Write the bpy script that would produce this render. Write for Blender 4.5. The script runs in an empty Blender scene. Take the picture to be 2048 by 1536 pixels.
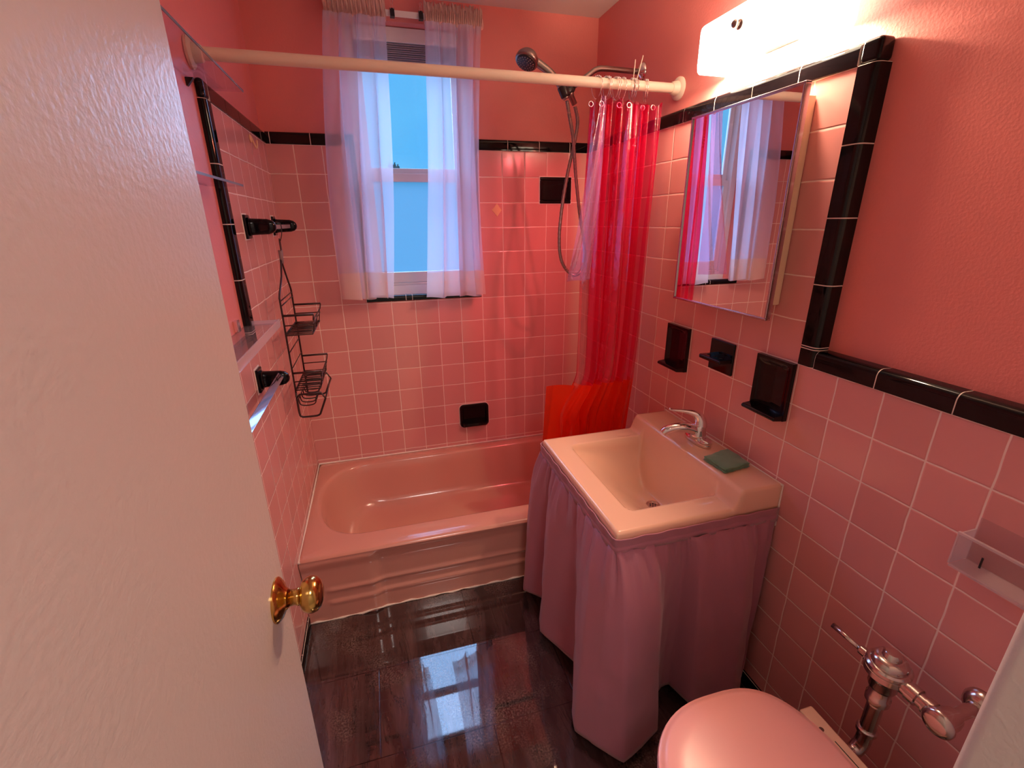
import bpy, bmesh, math, random
from mathutils import Vector, Matrix, noise
random.seed(7)
PI = math.pi
scn = bpy.context.scene
COL = scn.collection

# ------------------------------------------------------------------ camera
cam_d = bpy.data.cameras.new('camera')
cam_d.sensor_fit = 'HORIZONTAL'; cam_d.sensor_width = 36.0
cam_d.lens = 927.843 / 2048 * 36.0
cam_d.clip_start = 0.01
cam = bpy.data.objects.new('camera', cam_d); COL.objects.link(cam)
R = ((0.96135167, -0.27516112, -0.00945123), (-0.10013, -0.31642, -0.94332), (0.25668265, 0.90815154, -0.33071862))
_r = Vector(R[0]).normalized(); _f = Vector(R[2]).normalized(); _u = _r.cross(_f).normalized()
cam.matrix_world = Matrix(((_r.x, _u.x, -_f.x, 0.38143682), (_r.y, _u.y, -_f.y, -2.28950977),
                           (_r.z, _u.z, -_f.z, 1.45826989), (0, 0, 0, 1)))
scn.camera = cam

# ------------------------------------------------------------------ exposure
scn.view_settings.view_transform = 'Standard'; scn.view_settings.look = 'None'
scn.view_settings.gamma = 1.0; scn.view_settings.use_curve_mapping = False
scn.view_settings.exposure = 0.20

# ------------------------------------------------------------------ world: clear evening sky with faint cloud
wd = bpy.data.worlds.new('sky'); scn.world = wd; wd.use_nodes = True
nt = wd.node_tree; nt.nodes.clear()
wo = nt.nodes.new('ShaderNodeOutputWorld'); bg = nt.nodes.new('ShaderNodeBackground')
tc = nt.nodes.new('ShaderNodeTexCoord'); nz = nt.nodes.new('ShaderNodeTexNoise'); cr = nt.nodes.new('ShaderNodeValToRGB')
nz.inputs['Scale'].default_value = 3.5; nz.inputs['Detail'].default_value = 5
cr.color_ramp.elements[0].position = .35; cr.color_ramp.elements[0].color = (.085, .46, .93, 1)
cr.color_ramp.elements[1].position = .75; cr.color_ramp.elements[1].color = (.17, .60, .96, 1)
nt.links.new(tc.outputs['Generated'], nz.inputs['Vector']); nt.links.new(nz.outputs['Fac'], cr.inputs['Fac'])
nt.links.new(cr.outputs['Color'], bg.inputs['Color']); nt.links.new(bg.outputs[0], wo.inputs[0])
bg.inputs['Strength'].default_value = .92

# daylight that falls in through the window (soft, wide skylight)
sun = bpy.data.lights.new('skylight', 'SUN'); sun.energy = 12.0; sun.angle = math.radians(70); sun.color = (.42, .62, 1.0)
so = bpy.data.objects.new('skylight', sun); COL.objects.link(so)
so.rotation_euler = Vector((-.10, -1.0, -.75)).to_track_quat('-Z', 'Y').to_euler()
so.location = (.6, 2.5, 3.5)

# hallway ceiling lamp behind the camera
hl = bpy.data.lights.new('hall_lamp_light', 'AREA'); hl.energy = 12; hl.size = .4; hl.color = (1, .86, .80)
ho = bpy.data.objects.new('hall_lamp_light', hl); COL.objects.link(ho); ho.location = (.7, -2.85, 2.28)

# vanity lamp bulbs (inside the glass shade, see vanity_light)
VL = (1.0, .66, .42)
for i, y in enumerate((-.975, -1.225)):
    l = bpy.data.lights.new('bulb_light', 'POINT'); l.energy = 19; l.shadow_soft_size = .022; l.color = VL
    o = bpy.data.objects.new('bulb_light', l); COL.objects.link(o); o.location = (1.385, y, 1.888)

# ------------------------------------------------------------------ helpers
W = 1.4204; P = .111; ZT = 1.765; PX = .036    # right wall plane, tile pitch, tile top, paint recess
ZL = ZT - 6 * P                               # top of low wainscot
CEIL = 2.316; YF = -2.13

def link(name, me, mat=None, parent=None, smooth=False):
    o = bpy.data.objects.new(name, me); COL.objects.link(o)
    if mat: me.materials.append(mat)
    if smooth:
        for p in me.polygons: p.use_smooth = True
    if parent:
        o.parent = parent
        o.matrix_parent_inverse = Matrix.Translation(-Vector(parent.location)) if parent.type == 'EMPTY' else Matrix.Identity(4)
    return o

class MB:
    def __init__(s): s.v = []; s.f = []
    def add(s, vs, fs):
        n = len(s.v); s.v += [tuple(v) for v in vs]; s.f += [tuple(i + n for i in f) for f in fs]
        return s
    def box(s, x0, x1, y0, y1, z0, z1):
        vs = [(x, y, z) for z in (z0, z1) for y in (y0, y1) for x in (x0, x1)]
        return s.add(vs, [(0, 2, 3, 1), (4, 5, 7, 6), (0, 1, 5, 4), (2, 6, 7, 3), (0, 4, 6, 2), (1, 3, 7, 5)])
    def tube(s, pts, r, n=10, caps=True, closed=False):
        pts = [Vector(p) for p in pts]; m = len(pts)
        rs = r if isinstance(r, (list, tuple)) else [r] * m
        prev = None; rings = []
        for i, p in enumerate(pts):
            if closed: t = pts[(i + 1) % m] - pts[i - 1]
            else: t = pts[min(i + 1, m - 1)] - pts[max(i - 1, 0)]
            t.normalize()
            if prev is None:
                a = Vector((0, 0, 1)) if abs(t.z) < .9 else Vector((1, 0, 0)); prev = t.cross(a).normalized()
            prev = (prev - t * prev.dot(t)).normalized(); b = t.cross(prev)
            rings.append([p + (prev * math.cos(2 * PI * k / n) + b * math.sin(2 * PI * k / n)) * rs[i] for k in range(n)])
        vs = [v for rg in rings for v in rg]; fs = []
        for i in range(m if closed else m - 1):
            j = (i + 1) % m
            for k in range(n):
                l = (k + 1) % n; fs.append((i * n + k, i * n + l, j * n + l, j * n + k))
        if caps and not closed: fs += [tuple(range(n))[::-1], tuple(range((m - 1) * n, m * n))]
        return s.add(vs, fs)
    def lathe(s, o, ax, prof, n=32):
        """prof: (distance along axis, radius)"""
        o = Vector(o); ax = Vector(ax).normalized(); a = ax.orthogonal().normalized(); b = ax.cross(a)
        vs = [o + ax * h + (a * math.cos(2 * PI * k / n) + b * math.sin(2 * PI * k / n)) * max(r, 1e-5) for h, r in prof for k in range(n)]
        fs = []
        for i in range(len(prof) - 1):
            for k in range(n):
                l = (k + 1) % n; fs.append((i * n + k, i * n + l, (i + 1) * n + l, (i + 1) * n + k))
        fs += [tuple(range(n))[::-1], tuple(range((len(prof) - 1) * n, len(prof) * n))]
        return s.add(vs, fs)
    def loft(s, rings, close=True, cap0=False, cap1=False):
        n = len(rings[0]); vs = [v for rg in rings for v in rg]; fs = []
        for i in range(len(rings) - 1):
            for k in range(n if close else n - 1):
                l = (k + 1) % n; fs.append((i * n + k, i * n + l, (i + 1) * n + l, (i + 1) * n + k))
        if cap0: fs.append(tuple(range(n))[::-1])
        if cap1: fs.append(tuple(range((len(rings) - 1) * n, len(rings) * n)))
        return s.add(vs, fs)
    def prism(s, poly, ax, a, b):
        """poly in the two other axes, extruded along axis ax from a to b"""
        def mk(p, t):
            q = list(p); q.insert(ax, t); return q
        n = len(poly); vs = [mk(p, a) for p in poly] + [mk(p, b) for p in poly]
        fs = [tuple(range(n)), tuple(range(2 * n - 1, n - 1, -1))] + [(i, i + n, (i + 1) % n + n, (i + 1) % n) for i in range(n)]
        return s.add(vs, fs)
    def build(s, name, mat, parent=None, smooth=False, bevel=0, seg=2, sub=0, solid=0, fix=True, auto=False, origin=None):
        me = bpy.data.meshes.new(name)
        me.from_pydata(s.v, [], s.f); me.update()
        if fix:
            bm = bmesh.new(); bm.from_mesh(me); bmesh.ops.recalc_face_normals(bm, faces=bm.faces); bm.to_mesh(me); bm.free()
        o = link(name, me, mat, parent, smooth or auto)
        if solid:
            m = o.modifiers.new('solid', 'SOLIDIFY'); m.thickness = solid; m.offset = 0
        if bevel:
            m = o.modifiers.new('bevel', 'BEVEL'); m.width = bevel; m.segments = seg; m.limit_method = 'ANGLE'; m.angle_limit = math.radians(35)
            for p in me.polygons: p.use_smooth = True
            w = o.modifiers.new('wn', 'WEIGHTED_NORMAL'); w.keep_sharp = True
        if sub:
            m = o.modifiers.new('sub', 'SUBSURF'); m.levels = sub; m.render_levels = sub
        if auto: me.set_sharp_from_angle(angle=math.radians(38))
        return o

def tag(o, label, cat, group=None, kind=None):
    o['label'] = label; o['category'] = cat
    if group: o['group'] = group
    if kind: o['kind'] = kind
    return o
def struct(o, label=None, cat=None):
    o['kind'] = 'structure'
    if label: o['label'] = label
    if cat: o['category'] = cat
    return o
def empty(name, loc=(0, 0, 0)):
    o = bpy.data.objects.new(name, None); COL.objects.link(o); o.location = loc; o.empty_display_size = .05
    return o
def cat_rom(pts, n=8, closed=False):
    pts = [Vector(p) for p in pts]; out = []; m = len(pts)
    for i in range(m if closed else m - 1):
        if closed: a, b, c, d = pts[i - 1], pts[i], pts[(i + 1) % m], pts[(i + 2) % m]
        else: a, b, c, d = pts[max(i - 1, 0)], pts[i], pts[i + 1], pts[min(i + 2, m - 1)]
        for k in range(n):
            t = k / n
            out.append(.5 * ((2 * b) + (c - a) * t + (2 * a - 5 * b + 4 * c - d) * t * t + (3 * b - a - 3 * c + d) * t ** 3))
    if not closed: out.append(pts[-1])
    return out
def sst(t):
    t = max(0., min(1., t)); return t * t * (3 - 2 * t)

# ------------------------------------------------------------------ materials
def new_mat(name):
    m = bpy.data.materials.new(name); m.use_nodes = True; t = m.node_tree; t.nodes.clear()
    return m, t, t.nodes.new('ShaderNodeOutputMaterial')
def N(t, ty, **kw):
    n = t.nodes.new(ty)
    for k, v in kw.items():
        if k in n.inputs: n.inputs[k].default_value = v
        else: setattr(n, k, v)
    return n
def math_n(t, op, a, b=None, c=None):
    n = t.nodes.new('ShaderNodeMath'); n.operation = op
    for i, x in enumerate((a, b, c)):
        if x is None: continue
        if isinstance(x, (int, float)): n.inputs[i].default_value = x
        else: t.links.new(x, n.inputs[i])
    return n.outputs[0]
def pbr(name, col, rough=.4, metal=0, bump=0, bscale=200, var=0, vscale=6, coat=0, trans=0, spec=.5, detail=3, sheen=0, bdist=.002):
    m, t, out = new_mat(name); p = N(t, 'ShaderNodeBsdfPrincipled'); t.links.new(p.outputs[0], out.inputs[0])
    p.inputs['Base Color'].default_value = (*col, 1); p.inputs['Roughness'].default_value = rough; p.inputs['Metallic'].default_value = metal
    p.inputs['Coat Weight'].default_value = coat; p.inputs['Transmission Weight'].default_value = trans
    p.inputs['Specular IOR Level'].default_value = spec; p.inputs['Sheen Weight'].default_value = sheen
    tc = N(t, 'ShaderNodeTexCoord')
    if var:
        nz = N(t, 'ShaderNodeTexNoise', Scale=vscale, Detail=detail); t.links.new(tc.outputs['Object'], nz.inputs['Vector'])
        hs = N(t, 'ShaderNodeMapRange'); hs.inputs['To Min'].default_value = 1 - var; hs.inputs['To Max'].default_value = 1 + var
        t.links.new(nz.outputs['Fac'], hs.inputs['Value'])
        mx = N(t, 'ShaderNodeVectorMath', operation='SCALE'); mx.inputs[0].default_value = col
        t.links.new(hs.outputs[0], mx.inputs['Scale']); t.links.new(mx.outputs[0], p.inputs['Base Color'])
    if bump:
        nz = N(t, 'ShaderNodeTexNoise', Scale=bscale, Detail=detail); t.links.new(tc.outputs['Object'], nz.inputs['Vector'])
        b = N(t, 'ShaderNodeBump', Strength=bump, Distance=bdist); t.links.new(nz.outputs['Fac'], b.inputs['Height'])
        t.links.new(b.outputs[0], p.inputs['Normal'])
    return m
TILE = (.76, .335, .325); GROUT = (.95, .74, .69)
def tile_mat(name, ax, u0, z0=ZT, zp=P):
    m, t, out = new_mat(name); p = N(t, 'ShaderNodeBsdfPrincipled'); t.links.new(p.outputs[0], out.inputs[0])
    g = N(t, 'ShaderNodeNewGeometry'); sp = N(t, 'ShaderNodeSeparateXYZ'); t.links.new(g.outputs['Position'], sp.inputs[0])
    wob = N(t, 'ShaderNodeTexNoise', Scale=16, Detail=2); t.links.new(g.outputs['Position'], wob.inputs['Vector'])
    wv = math_n(t, 'MULTIPLY', math_n(t, 'SUBTRACT', wob.outputs['Fac'], .5), .0042)
    u = math_n(t, 'ADD', math_n(t, 'SUBTRACT', sp.outputs[ax], u0), wv)
    v = math_n(t, 'ADD', math_n(t, 'SUBTRACT', sp.outputs[2], z0), wv)
    dists = []; ids = []
    for c in (u, v):
        q = math_n(t, 'DIVIDE', c, P); fr = math_n(t, 'FRACT', q); ids.append(math_n(t, 'FLOOR', q))
        d = math_n(t, 'SUBTRACT', .5, math_n(t, 'ABSOLUTE', math_n(t, 'SUBTRACT', fr, .5)))  # 0 at joint
        dists.append(math_n(t, 'MULTIPLY', d, P))
    d = math_n(t, 'MINIMUM', *dists)
    gm = N(t, 'ShaderNodeMapRange', interpolation_type='SMOOTHSTEP'); t.links.new(d, gm.inputs['Value'])
    gm.inputs['From Min'].default_value = .0012; gm.inputs['From Max'].default_value = .0021
    hm = N(t, 'ShaderNodeMapRange', interpolation_type='SMOOTHSTEP'); t.links.new(d, hm.inputs['Value'])
    hm.inputs['From Min'].default_value = .0008; hm.inputs['From Max'].default_value = .0045
    cb = N(t, 'ShaderNodeCombineXYZ'); t.links.new(ids[0], cb.inputs[0]); t.links.new(ids[1], cb.inputs[1])
    wn = N(t, 'ShaderNodeTexWhiteNoise', noise_dimensions='2D'); t.links.new(cb.outputs[0], wn.inputs['Vector'])
    vr = N(t, 'ShaderNodeMapRange'); t.links.new(wn.outputs['Value'], vr.inputs['Value']); vr.inputs['To Min'].default_value = .93; vr.inputs['To Max'].default_value = 1.05
    sc = N(t, 'ShaderNodeVectorMath', operation='SCALE'); sc.inputs[0].default_value = TILE; t.links.new(vr.outputs[0], sc.inputs['Scale'])
    mx = N(t, 'ShaderNodeMix', data_type='RGBA'); t.links.new(gm.outputs[0], mx.inputs['Factor'])
    mx.inputs[6].default_value = (*GROUT, 1); t.links.new(sc.outputs[0], mx.inputs[7]); t.links.new(mx.outputs[2], p.inputs['Base Color'])
    rr = N(t, 'ShaderNodeMapRange'); t.links.new(gm.outputs[0], rr.inputs['Value']); rr.inputs['To Min'].default_value = .8; rr.inputs['To Max'].default_value = .16
    t.links.new(rr.outputs[0], p.inputs['Roughness'])
    n2 = N(t, 'ShaderNodeTexNoise', Scale=7, Detail=1); t.links.new(g.outputs['Position'], n2.inputs['Vector'])
    h = math_n(t, 'ADD', hm.outputs[0], math_n(t, 'MULTIPLY', n2.outputs['Fac'], .6))
    h = math_n(t, 'ADD', h, math_n(t, 'MULTIPLY', wn.outputs['Value'], .0))
    b = N(t, 'ShaderNodeBump', Strength=.55, Distance=.0012); t.links.new(h, b.inputs['Height']); t.links.new(b.outputs[0], p.inputs['Normal'])
    return m
M = {}
M['paint'] = pbr('coral_paint', (.82, .255, .235), .42, bump=.35, bscale=160, detail=2, bdist=.0015, var=.03)
M['ceil'] = pbr('ceiling_paint', (.80, .74, .70), .7, bump=.2, bscale=120)
M['door'] = pbr('door_paint', (.60, .51, .48), .33, bump=.38, bscale=130, detail=3, bdist=.0018)
M['hall'] = pbr('hall_paint', (.72, .66, .60), .7, bump=.2, bscale=150)
M['jamb'] = pbr('jamb_paint', (.72, .65, .60), .5, bump=.3, bscale=150)
M['tile_b'] = tile_mat('pink_tile_back', 0, -.0082)
M['tile_r'] = tile_mat('pink_tile_right', 1, -.6013)
M['tile_l'] = tile_mat('pink_tile_left', 1, -.718)
M['grout'] = pbr('white_grout', (.92, .78, .72), .8)
M['caulk'] = pbr('white_caulk', (.86, .75, .68), .6, bump=.6, bscale=90, bdist=.003)
M['black'] = pbr('black_ceramic', (.004, .003, .004), .06, spec=.32, bump=.12, bscale=9, bdist=.002, detail=1)
M['tub'] = pbr('bathtub_enamel', (.70, .33, .27), .16, coat=.3)
M['sink'] = pbr('sink_enamel', (.82, .51, .38), .14, coat=.3)
M['chrome'] = pbr('chrome', (.78, .74, .74), .07, metal=1)
M['old_chrome'] = pbr('worn_chrome', (.62, .56, .53), .17, metal=1, var=.2, vscale=40)
M['brass'] = pbr('brass', (.58, .35, .10), .16, metal=1, var=.35, vscale=30)
M['nickel'] = pbr('satin_nickel', (.34, .28, .26), .3, metal=1)
M['blackplastic'] = pbr('black_plastic', (.015, .012, .014), .3)
M['wire'] = pbr('bronze_wire', (.035, .012, .012), .35)
M['rod'] = pbr('cream_plastic', (.86, .74, .60), .35)
M['white'] = pbr('white_vinyl', (.80, .79, .82), .35)
M['cream'] = pbr('cream_enamel', (.86, .66, .46), .4, var=.06, vscale=30)
M['skirt'] = pbr('mauve_fabric', (.44, .165, .235), .62, bump=.35, bscale=420, sheen=.3, detail=2, bdist=.0006)
M['cloth'] = pbr('green_microfiber', (.12, .26, .16), .95, bump=.8, bscale=700, sheen=.4, bdist=.0008)
M['seat'] = pbr('pink_seat', (.95, .47, .45), .28)
M['seatbar'] = pbr('tan_seat_hinge', (.80, .52, .38), .4, var=.06, vscale=40)
M['dark'] = pbr('dark_hole', (.01, .008, .008), .6)
M['blind'] = pbr('grey_blind', (.30, .29, .36), .5)
M['beige'] = pbr('beige_plastic', (.88, .56, .32), .5)
M['mirror'] = pbr('mirror_glass', (.93, .90, .90), .0, metal=1)
M['frame'] = pbr('mirror_frame', (.55, .48, .52), .2, metal=1)
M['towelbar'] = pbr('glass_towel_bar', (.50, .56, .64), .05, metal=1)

def emit(name, col, s):
    m, t, out = new_mat(name); e = N(t, 'ShaderNodeEmission'); e.inputs[0].default_value = (*col, 1); e.inputs[1].default_value = s
    t.links.new(e.outputs[0], out.inputs[0]); return m
M['shade'] = emit('lit_glass_shade', (1, .80, .58), 11)

def clear(name, tint, gloss=.12, rough=.03, diff=0., dcol=(1, 1, 1), transl=0., opac_noise=0, bump=0, bscale=30, edge=0.):
    """thin see-through sheet: transparent + gloss (+ diffuse / translucent body)"""
    m, t, out = new_mat(name)
    tr = N(t, 'ShaderNodeBsdfTransparent'); tr.inputs[0].default_value = (*tint, 1)
    gl = N(t, 'ShaderNodeBsdfGlossy'); gl.inputs['Roughness'].default_value = rough; gl.inputs[0].default_value = (1, 1, 1, 1)
    base = tr.outputs[0]
    if diff or transl:
        df = N(t, 'ShaderNodeBsdfDiffuse'); df.inputs[0].default_value = (*dcol, 1)
        tl = N(t, 'ShaderNodeBsdfTranslucent'); tl.inputs[0].default_value = (*dcol, 1)
        mb = N(t, 'ShaderNodeMixShader'); mb.inputs[0].default_value = transl / (diff + transl)
        t.links.new(df.outputs[0], mb.inputs[1]); t.links.new(tl.outputs[0], mb.inputs[2])
        mm = N(t, 'ShaderNodeMixShader'); mm.inputs[0].default_value = diff + transl
        if edge:
            lw = N(t, 'ShaderNodeLayerWeight', Blend=.5); mp = N(t, 'ShaderNodeMapRange'); t.links.new(lw.outputs['Facing'], mp.inputs['Value'])
            mp.inputs['From Min'].default_value = .2
            mp.inputs['To Min'].default_value = diff + transl; mp.inputs['To Max'].default_value = min(1, diff + transl + edge)
            t.links.new(mp.outputs[0], mm.inputs[0])
        t.links.new(base, mm.inputs[1]); t.links.new(mb.outputs[0], mm.inputs[2]); base = mm.outputs[0]
    if gloss:
        fr = N(t, 'ShaderNodeFresnel', IOR=1.45); k = math_n(t, 'MULTIPLY', fr.outputs[0], gloss * 8)
        k = math_n(t, 'MINIMUM', k, .9)
        mg = N(t, 'ShaderNodeMixShader'); t.links.new(k, mg.inputs[0]); t.links.new(base, mg.inputs[1]); t.links.new(gl.outputs[0], mg.inputs[2])
        if bump:
            tc = N(t, 'ShaderNodeTexCoord'); nz = N(t, 'ShaderNodeTexNoise', Scale=bscale, Detail=3); t.links.new(tc.outputs['Object'], nz.inputs['Vector'])
            b = N(t, 'ShaderNodeBump', Strength=bump, Distance=.01); t.links.new(nz.outputs['Fac'], b.inputs['Height']); t.links.new(b.outputs[0], gl.inputs['Normal'])
        base = mg.outputs[0]
    t.links.new(base, out.inputs[0]); return m
M['pane'] = clear('window_glass', (.95, .97, 1), .08)
M['frost'] = clear('frosted_glass', (.80, .86, .90), .05, .2, diff=.02, transl=.10, dcol=(.30, .40, .50))
M['sheer'] = clear('sheer_voile', (1, 1, 1), 0, diff=.19, transl=.36, dcol=(.95, .88, 1.0), edge=.20)
M['ruffle'] = clear('voile_ruffle', (1, 1, 1), 0, diff=.62, transl=.22, dcol=(.93, .68, .62), edge=.1)
M['hem'] = clear('voile_hem', (1, 1, 1), 0, diff=.36, transl=.28, dcol=(.96, .78, .76), edge=.15)
M['vinyl'] = clear('pink_vinyl', (.97, .26, .42), .04, .10, diff=.07, transl=.035, dcol=(.95, .015, .16), bump=.3, bscale=25)
M['liner'] = clear('clear_vinyl_liner', (.86, .58, .80), .06, .10, diff=.14, transl=.12, dcol=(.62, .32, .72), bump=.6, bscale=30)
M['vinyl_hem'] = clear('orange_red_vinyl', (1.0, .10, .04), .03, .12, diff=.36, transl=.22, dcol=(.98, .045, .010))
M['shelfglass'] = clear('shelf_glass', (.90, .86, .92), .03, .02)
M['glassedge'] = pbr('glass_edge', (.16, .20, .27), .12, var=.1)
M['acrylic'] = clear('clear_acrylic', (.95, .93, .94), .03, .03, diff=.05, transl=.05, dcol=(.95, .85, .9))
M['acrylic_rim'] = clear('acrylic_rim', (.92, .88, .92), .06, .05, diff=.24, transl=.15, dcol=(.98, .85, .88))

def floor_mat():
    m, t, out = new_mat('dark_stone_tile'); p = N(t, 'ShaderNodeBsdfPrincipled'); t.links.new(p.outputs[0], out.inputs[0])
    g = N(t, 'ShaderNodeNewGeometry')
    mp = N(t, 'ShaderNodeMapping'); t.links.new(g.outputs['Position'], mp.inputs[0]); mp.inputs['Location'].default_value = (.02, 1.31, 0)
    br = N(t, 'ShaderNodeTexBrick'); t.links.new(mp.outputs[0], br.inputs['Vector'])
    br.inputs['Color1'].default_value = (.9, .9, .9, 1); br.inputs['Color2'].default_value = (1.15, 1.15, 1.15, 1); br.inputs['Mortar'].default_value = (.25, .2, .2, 1)
    br.inputs['Scale'].default_value = 1; br.inputs['Brick Width'].default_value = .61; br.inputs['Row Height'].default_value = .292
    br.inputs['Mortar Size'].default_value = .0019; br.inputs['Mortar Smooth'].default_value = .3; br.offset = .55
    # streaks run along Y
    m2 = N(t, 'ShaderNodeMapping'); t.links.new(g.outputs['Position'], m2.inputs[0]); m2.inputs['Scale'].default_value = (14, 2.2, 1); m2.inputs['Rotation'].default_value = (0, 0, .08)
    ns = N(t, 'ShaderNodeTexNoise', Scale=1.0, Detail=7, Roughness=.6); ns.inputs['Distortion'].default_value = 1.2; t.links.new(m2.outputs[0], ns.inputs['Vector'])
    r1 = N(t, 'ShaderNodeValToRGB'); t.links.new(ns.outputs['Fac'], r1.inputs[0]); e = r1.color_ramp.elements
    e[0].position = .32; e[0].color = (.022, .012, .012, 1); e[1].position = .72; e[1].color = (.13, .07, .07, 1)
    x = e.new(.45); x.color = (.056, .028, .028, 1); x = e.new(.58); x.color = (.082, .044, .042, 1)
    n3 = N(t, 'ShaderNodeTexNoise', Scale=5, Detail=5); t.links.new(g.outputs['Position'], n3.inputs['Vector'])
    r3 = N(t, 'ShaderNodeValToRGB'); t.links.new(n3.outputs['Fac'], r3.inputs[0]); e = r3.color_ramp.elements
    e[0].position = .5; e[0].color = (0, 0, 0, 1); e[1].position = .72; e[1].color = (1, 1, 1, 1)
    n4 = N(t, 'ShaderNodeTexNoise', Scale=180, Detail=3); t.links.new(g.outputs['Position'], n4.inputs['Vector'])
    r4 = N(t, 'ShaderNodeValToRGB'); t.links.new(n4.outputs['Fac'], r4.inputs[0]); e = r4.color_ramp.elements
    e[0].position = .38; e[0].color = (.03, .022, .022, 1); e[1].position = .7; e[1].color = (.26, .19, .17, 1)
    mx = N(t, 'ShaderNodeMix', data_type='RGBA'); t.links.new(r3.outputs[0], mx.inputs[0]); t.links.new(r1.outputs[0], mx.inputs[6]); t.links.new(r4.outputs[0], mx.inputs[7])
    # cracks
    m5 = N(t, 'ShaderNodeMapping'); t.links.new(g.outputs['Position'], m5.inputs[0]); m5.inputs['Scale'].default_value = (9, 1.3, 1)
    n5 = N(t, 'ShaderNodeTexNoise', Scale=1.4, Detail=6, Roughness=.7); n5.inputs['Distortion'].default_value = .6; t.links.new(m5.outputs[0], n5.inputs['Vector'])
    d5 = math_n(t, 'ABSOLUTE', math_n(t, 'SUBTRACT', n5.outputs['Fac'], .5))
    c5 = N(t, 'ShaderNodeMapRange'); t.links.new(d5, c5.inputs['Value']); c5.inputs['From Max'].default_value = .012; c5.inputs['To Min'].default_value = .35
    ml = N(t, 'ShaderNodeMix', data_type='RGBA', blend_type='MULTIPLY'); ml.inputs[0].default_value = 1; t.links.new(mx.outputs[2], ml.inputs[6]); t.links.new(br.outputs['Color'], ml.inputs[7])
    m6 = N(t, 'ShaderNodeVectorMath', operation='SCALE'); t.links.new(ml.outputs[2], m6.inputs[0]); t.links.new(c5.outputs[0], m6.inputs['Scale'])
    t.links.new(m6.outputs[0], p.inputs['Base Color']); p.inputs['Roughness'].default_value = .025; p.inputs['IOR'].default_value = 1.92
    b = N(t, 'ShaderNodeBump', Strength=.2, Distance=.001); h = math_n(t, 'ADD', math_n(t, 'MULTIPLY', br.outputs['Fac'], -1), math_n(t, 'MULTIPLY', c5.outputs[0], .04))
    t.links.new(h, b.inputs['Height']); t.links.new(b.outputs[0], p.inputs['Normal'])
    return m
M['floor'] = floor_mat()

# ------------------------------------------------------------------ room shell
X0, X1 = -.015, 1.456            # painted planes left / right
WX0, WX1, WZ0, WZ1 = .345, .852, 1.118, 2.228   # window opening
struct(MB().box(-.2, 1.7, YF - .14, .2, -.12, 0).build('floor', M['floor']), 'glossy dark brown stone-look tile floor', 'floor')
struct(MB().box(-.2, 1.7, YF - .14, .2, CEIL, CEIL + .1).build('ceiling', M['ceil']), 'plain off-white ceiling', 'ceiling')
b = MB(); yb = .015; yo = .17
b.box(-.2, WX0, yb, yo, 0, CEIL).box(WX1, 1.7, yb, yo, 0, CEIL).box(WX0, WX1, yb, yo, 0, WZ0 - .003).box(WX0, WX1, yb, yo, WZ1, CEIL)
wb = struct(b.build('wall_back', M['paint']), 'coral painted back wall with the window, pink tile below', 'wall')
b = MB()
b.box(0, WX0 - .022, 0, yb, .25, ZT).box(WX1 + .022, W, 0, yb, .25, ZT).box(WX0 - .022, WX1 + .022, 0, yb, .25, WZ0 - .013)
b.build('tile_panel', M['tile_b'], wb)
wr = struct(MB().box(X1, 1.7, YF, .2, 0, CEIL).build('wall_right', M['paint']), 'coral painted right wall behind sink and toilet', 'wall')
MB().prism([(yb, 0), (yb, ZT), (-1.3745, ZT), (-1.3745, ZL), (YF, ZL), (YF, 0)], 0, W, X1).build('tile_panel', M['tile_r'], wr)
wl = struct(MB().box(-.2, X0, YF, .2, 0, CEIL).build('wall_left', M['paint']), 'coral painted left wall beside the open door', 'wall')
MB().prism([(yb, 0), (yb, ZT), (-.7180, ZT), (-.7180, ZL), (YF, ZL), (YF, 0)], 0, X0, 0).build('tile_panel', M['tile_l'], wl)
# front wall with the doorway, jamb edge at the right of the picture
JX = .821
b = MB().prism([(JX, 0), (JX, 2.08), (1.7, 2.08), (1.7, 0)], 1, YF - .13, YF)
b.box(-.2, 1.7, YF - .13, YF, 2.08, CEIL).box(-.2, .155, YF - .13, YF, 0, 2.08)
struct(b.build('wall_front', M['jamb'], bevel=.012, seg=3), 'pale painted wall edge of the doorway at the right', 'wall')
# hallway behind the camera
b = MB(); hx0, hx1, hy0, hy1 = -.6, 2.0, -3.6, YF - .13
b.box(hx0 - .05, hx0, hy0, hy1, 0, 2.4).box(hx1, hx1 + .05, hy0, hy1, 0, 2.4).box(hx0, hx1, hy0 - .05, hy0, 0, 2.4).box(hx0, hx1, hy0, hy1, 2.35, 2.4)
b.box(hx0, hx1, hy0, hy1, -.05, 0).box(hx0, -.2, hy1, hy1 + .03, 0, 2.4).box(1.7, hx1, hy1, hy1 + .03, 0, 2.4)
struct(b.build('wall_hall', M['hall']), 'plain hallway walls behind the doorway', 'wall')

# ---- black bullnose trims.  profile in (n, h): n = out of the wall, h = across
def profile(h=.046, n0=.004, depth=.036, r=.016, k=6):
    pts = [(0, 0), (n0, .0015)]
    for i in range(k + 1):
        a = i / k * PI / 2; pts.append((n0 - r + r * math.cos(a), h - r + r * math.sin(a)))
    pts += [(-depth, h), (-depth, 0)]
    return pts
PR = profile()
def run(b, joints, place, prof=PR, gap=.0013):
    for a, c in zip(joints[:-1], joints[1:]):
        rings = [[place(n, h, t) for n, h in prof] for t in (a + gap, c - gap)]
        b.loft(rings, True, True, True)
def steps(a, c, s=.1535, first=None):
    out = [a]; x = a + (first if first else s)
    while x < c - .02: out.append(x); x += s
    out.append(c); return out
g = .0008
def mkP(d): return [(n if n > -.03 else -d, h) for n, h in PR]
PRb = [(max(n, -.0145), h) for n, h in profile(r=.012)]
PRl = profile(depth=.015, r=.012)
gr = []
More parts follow.
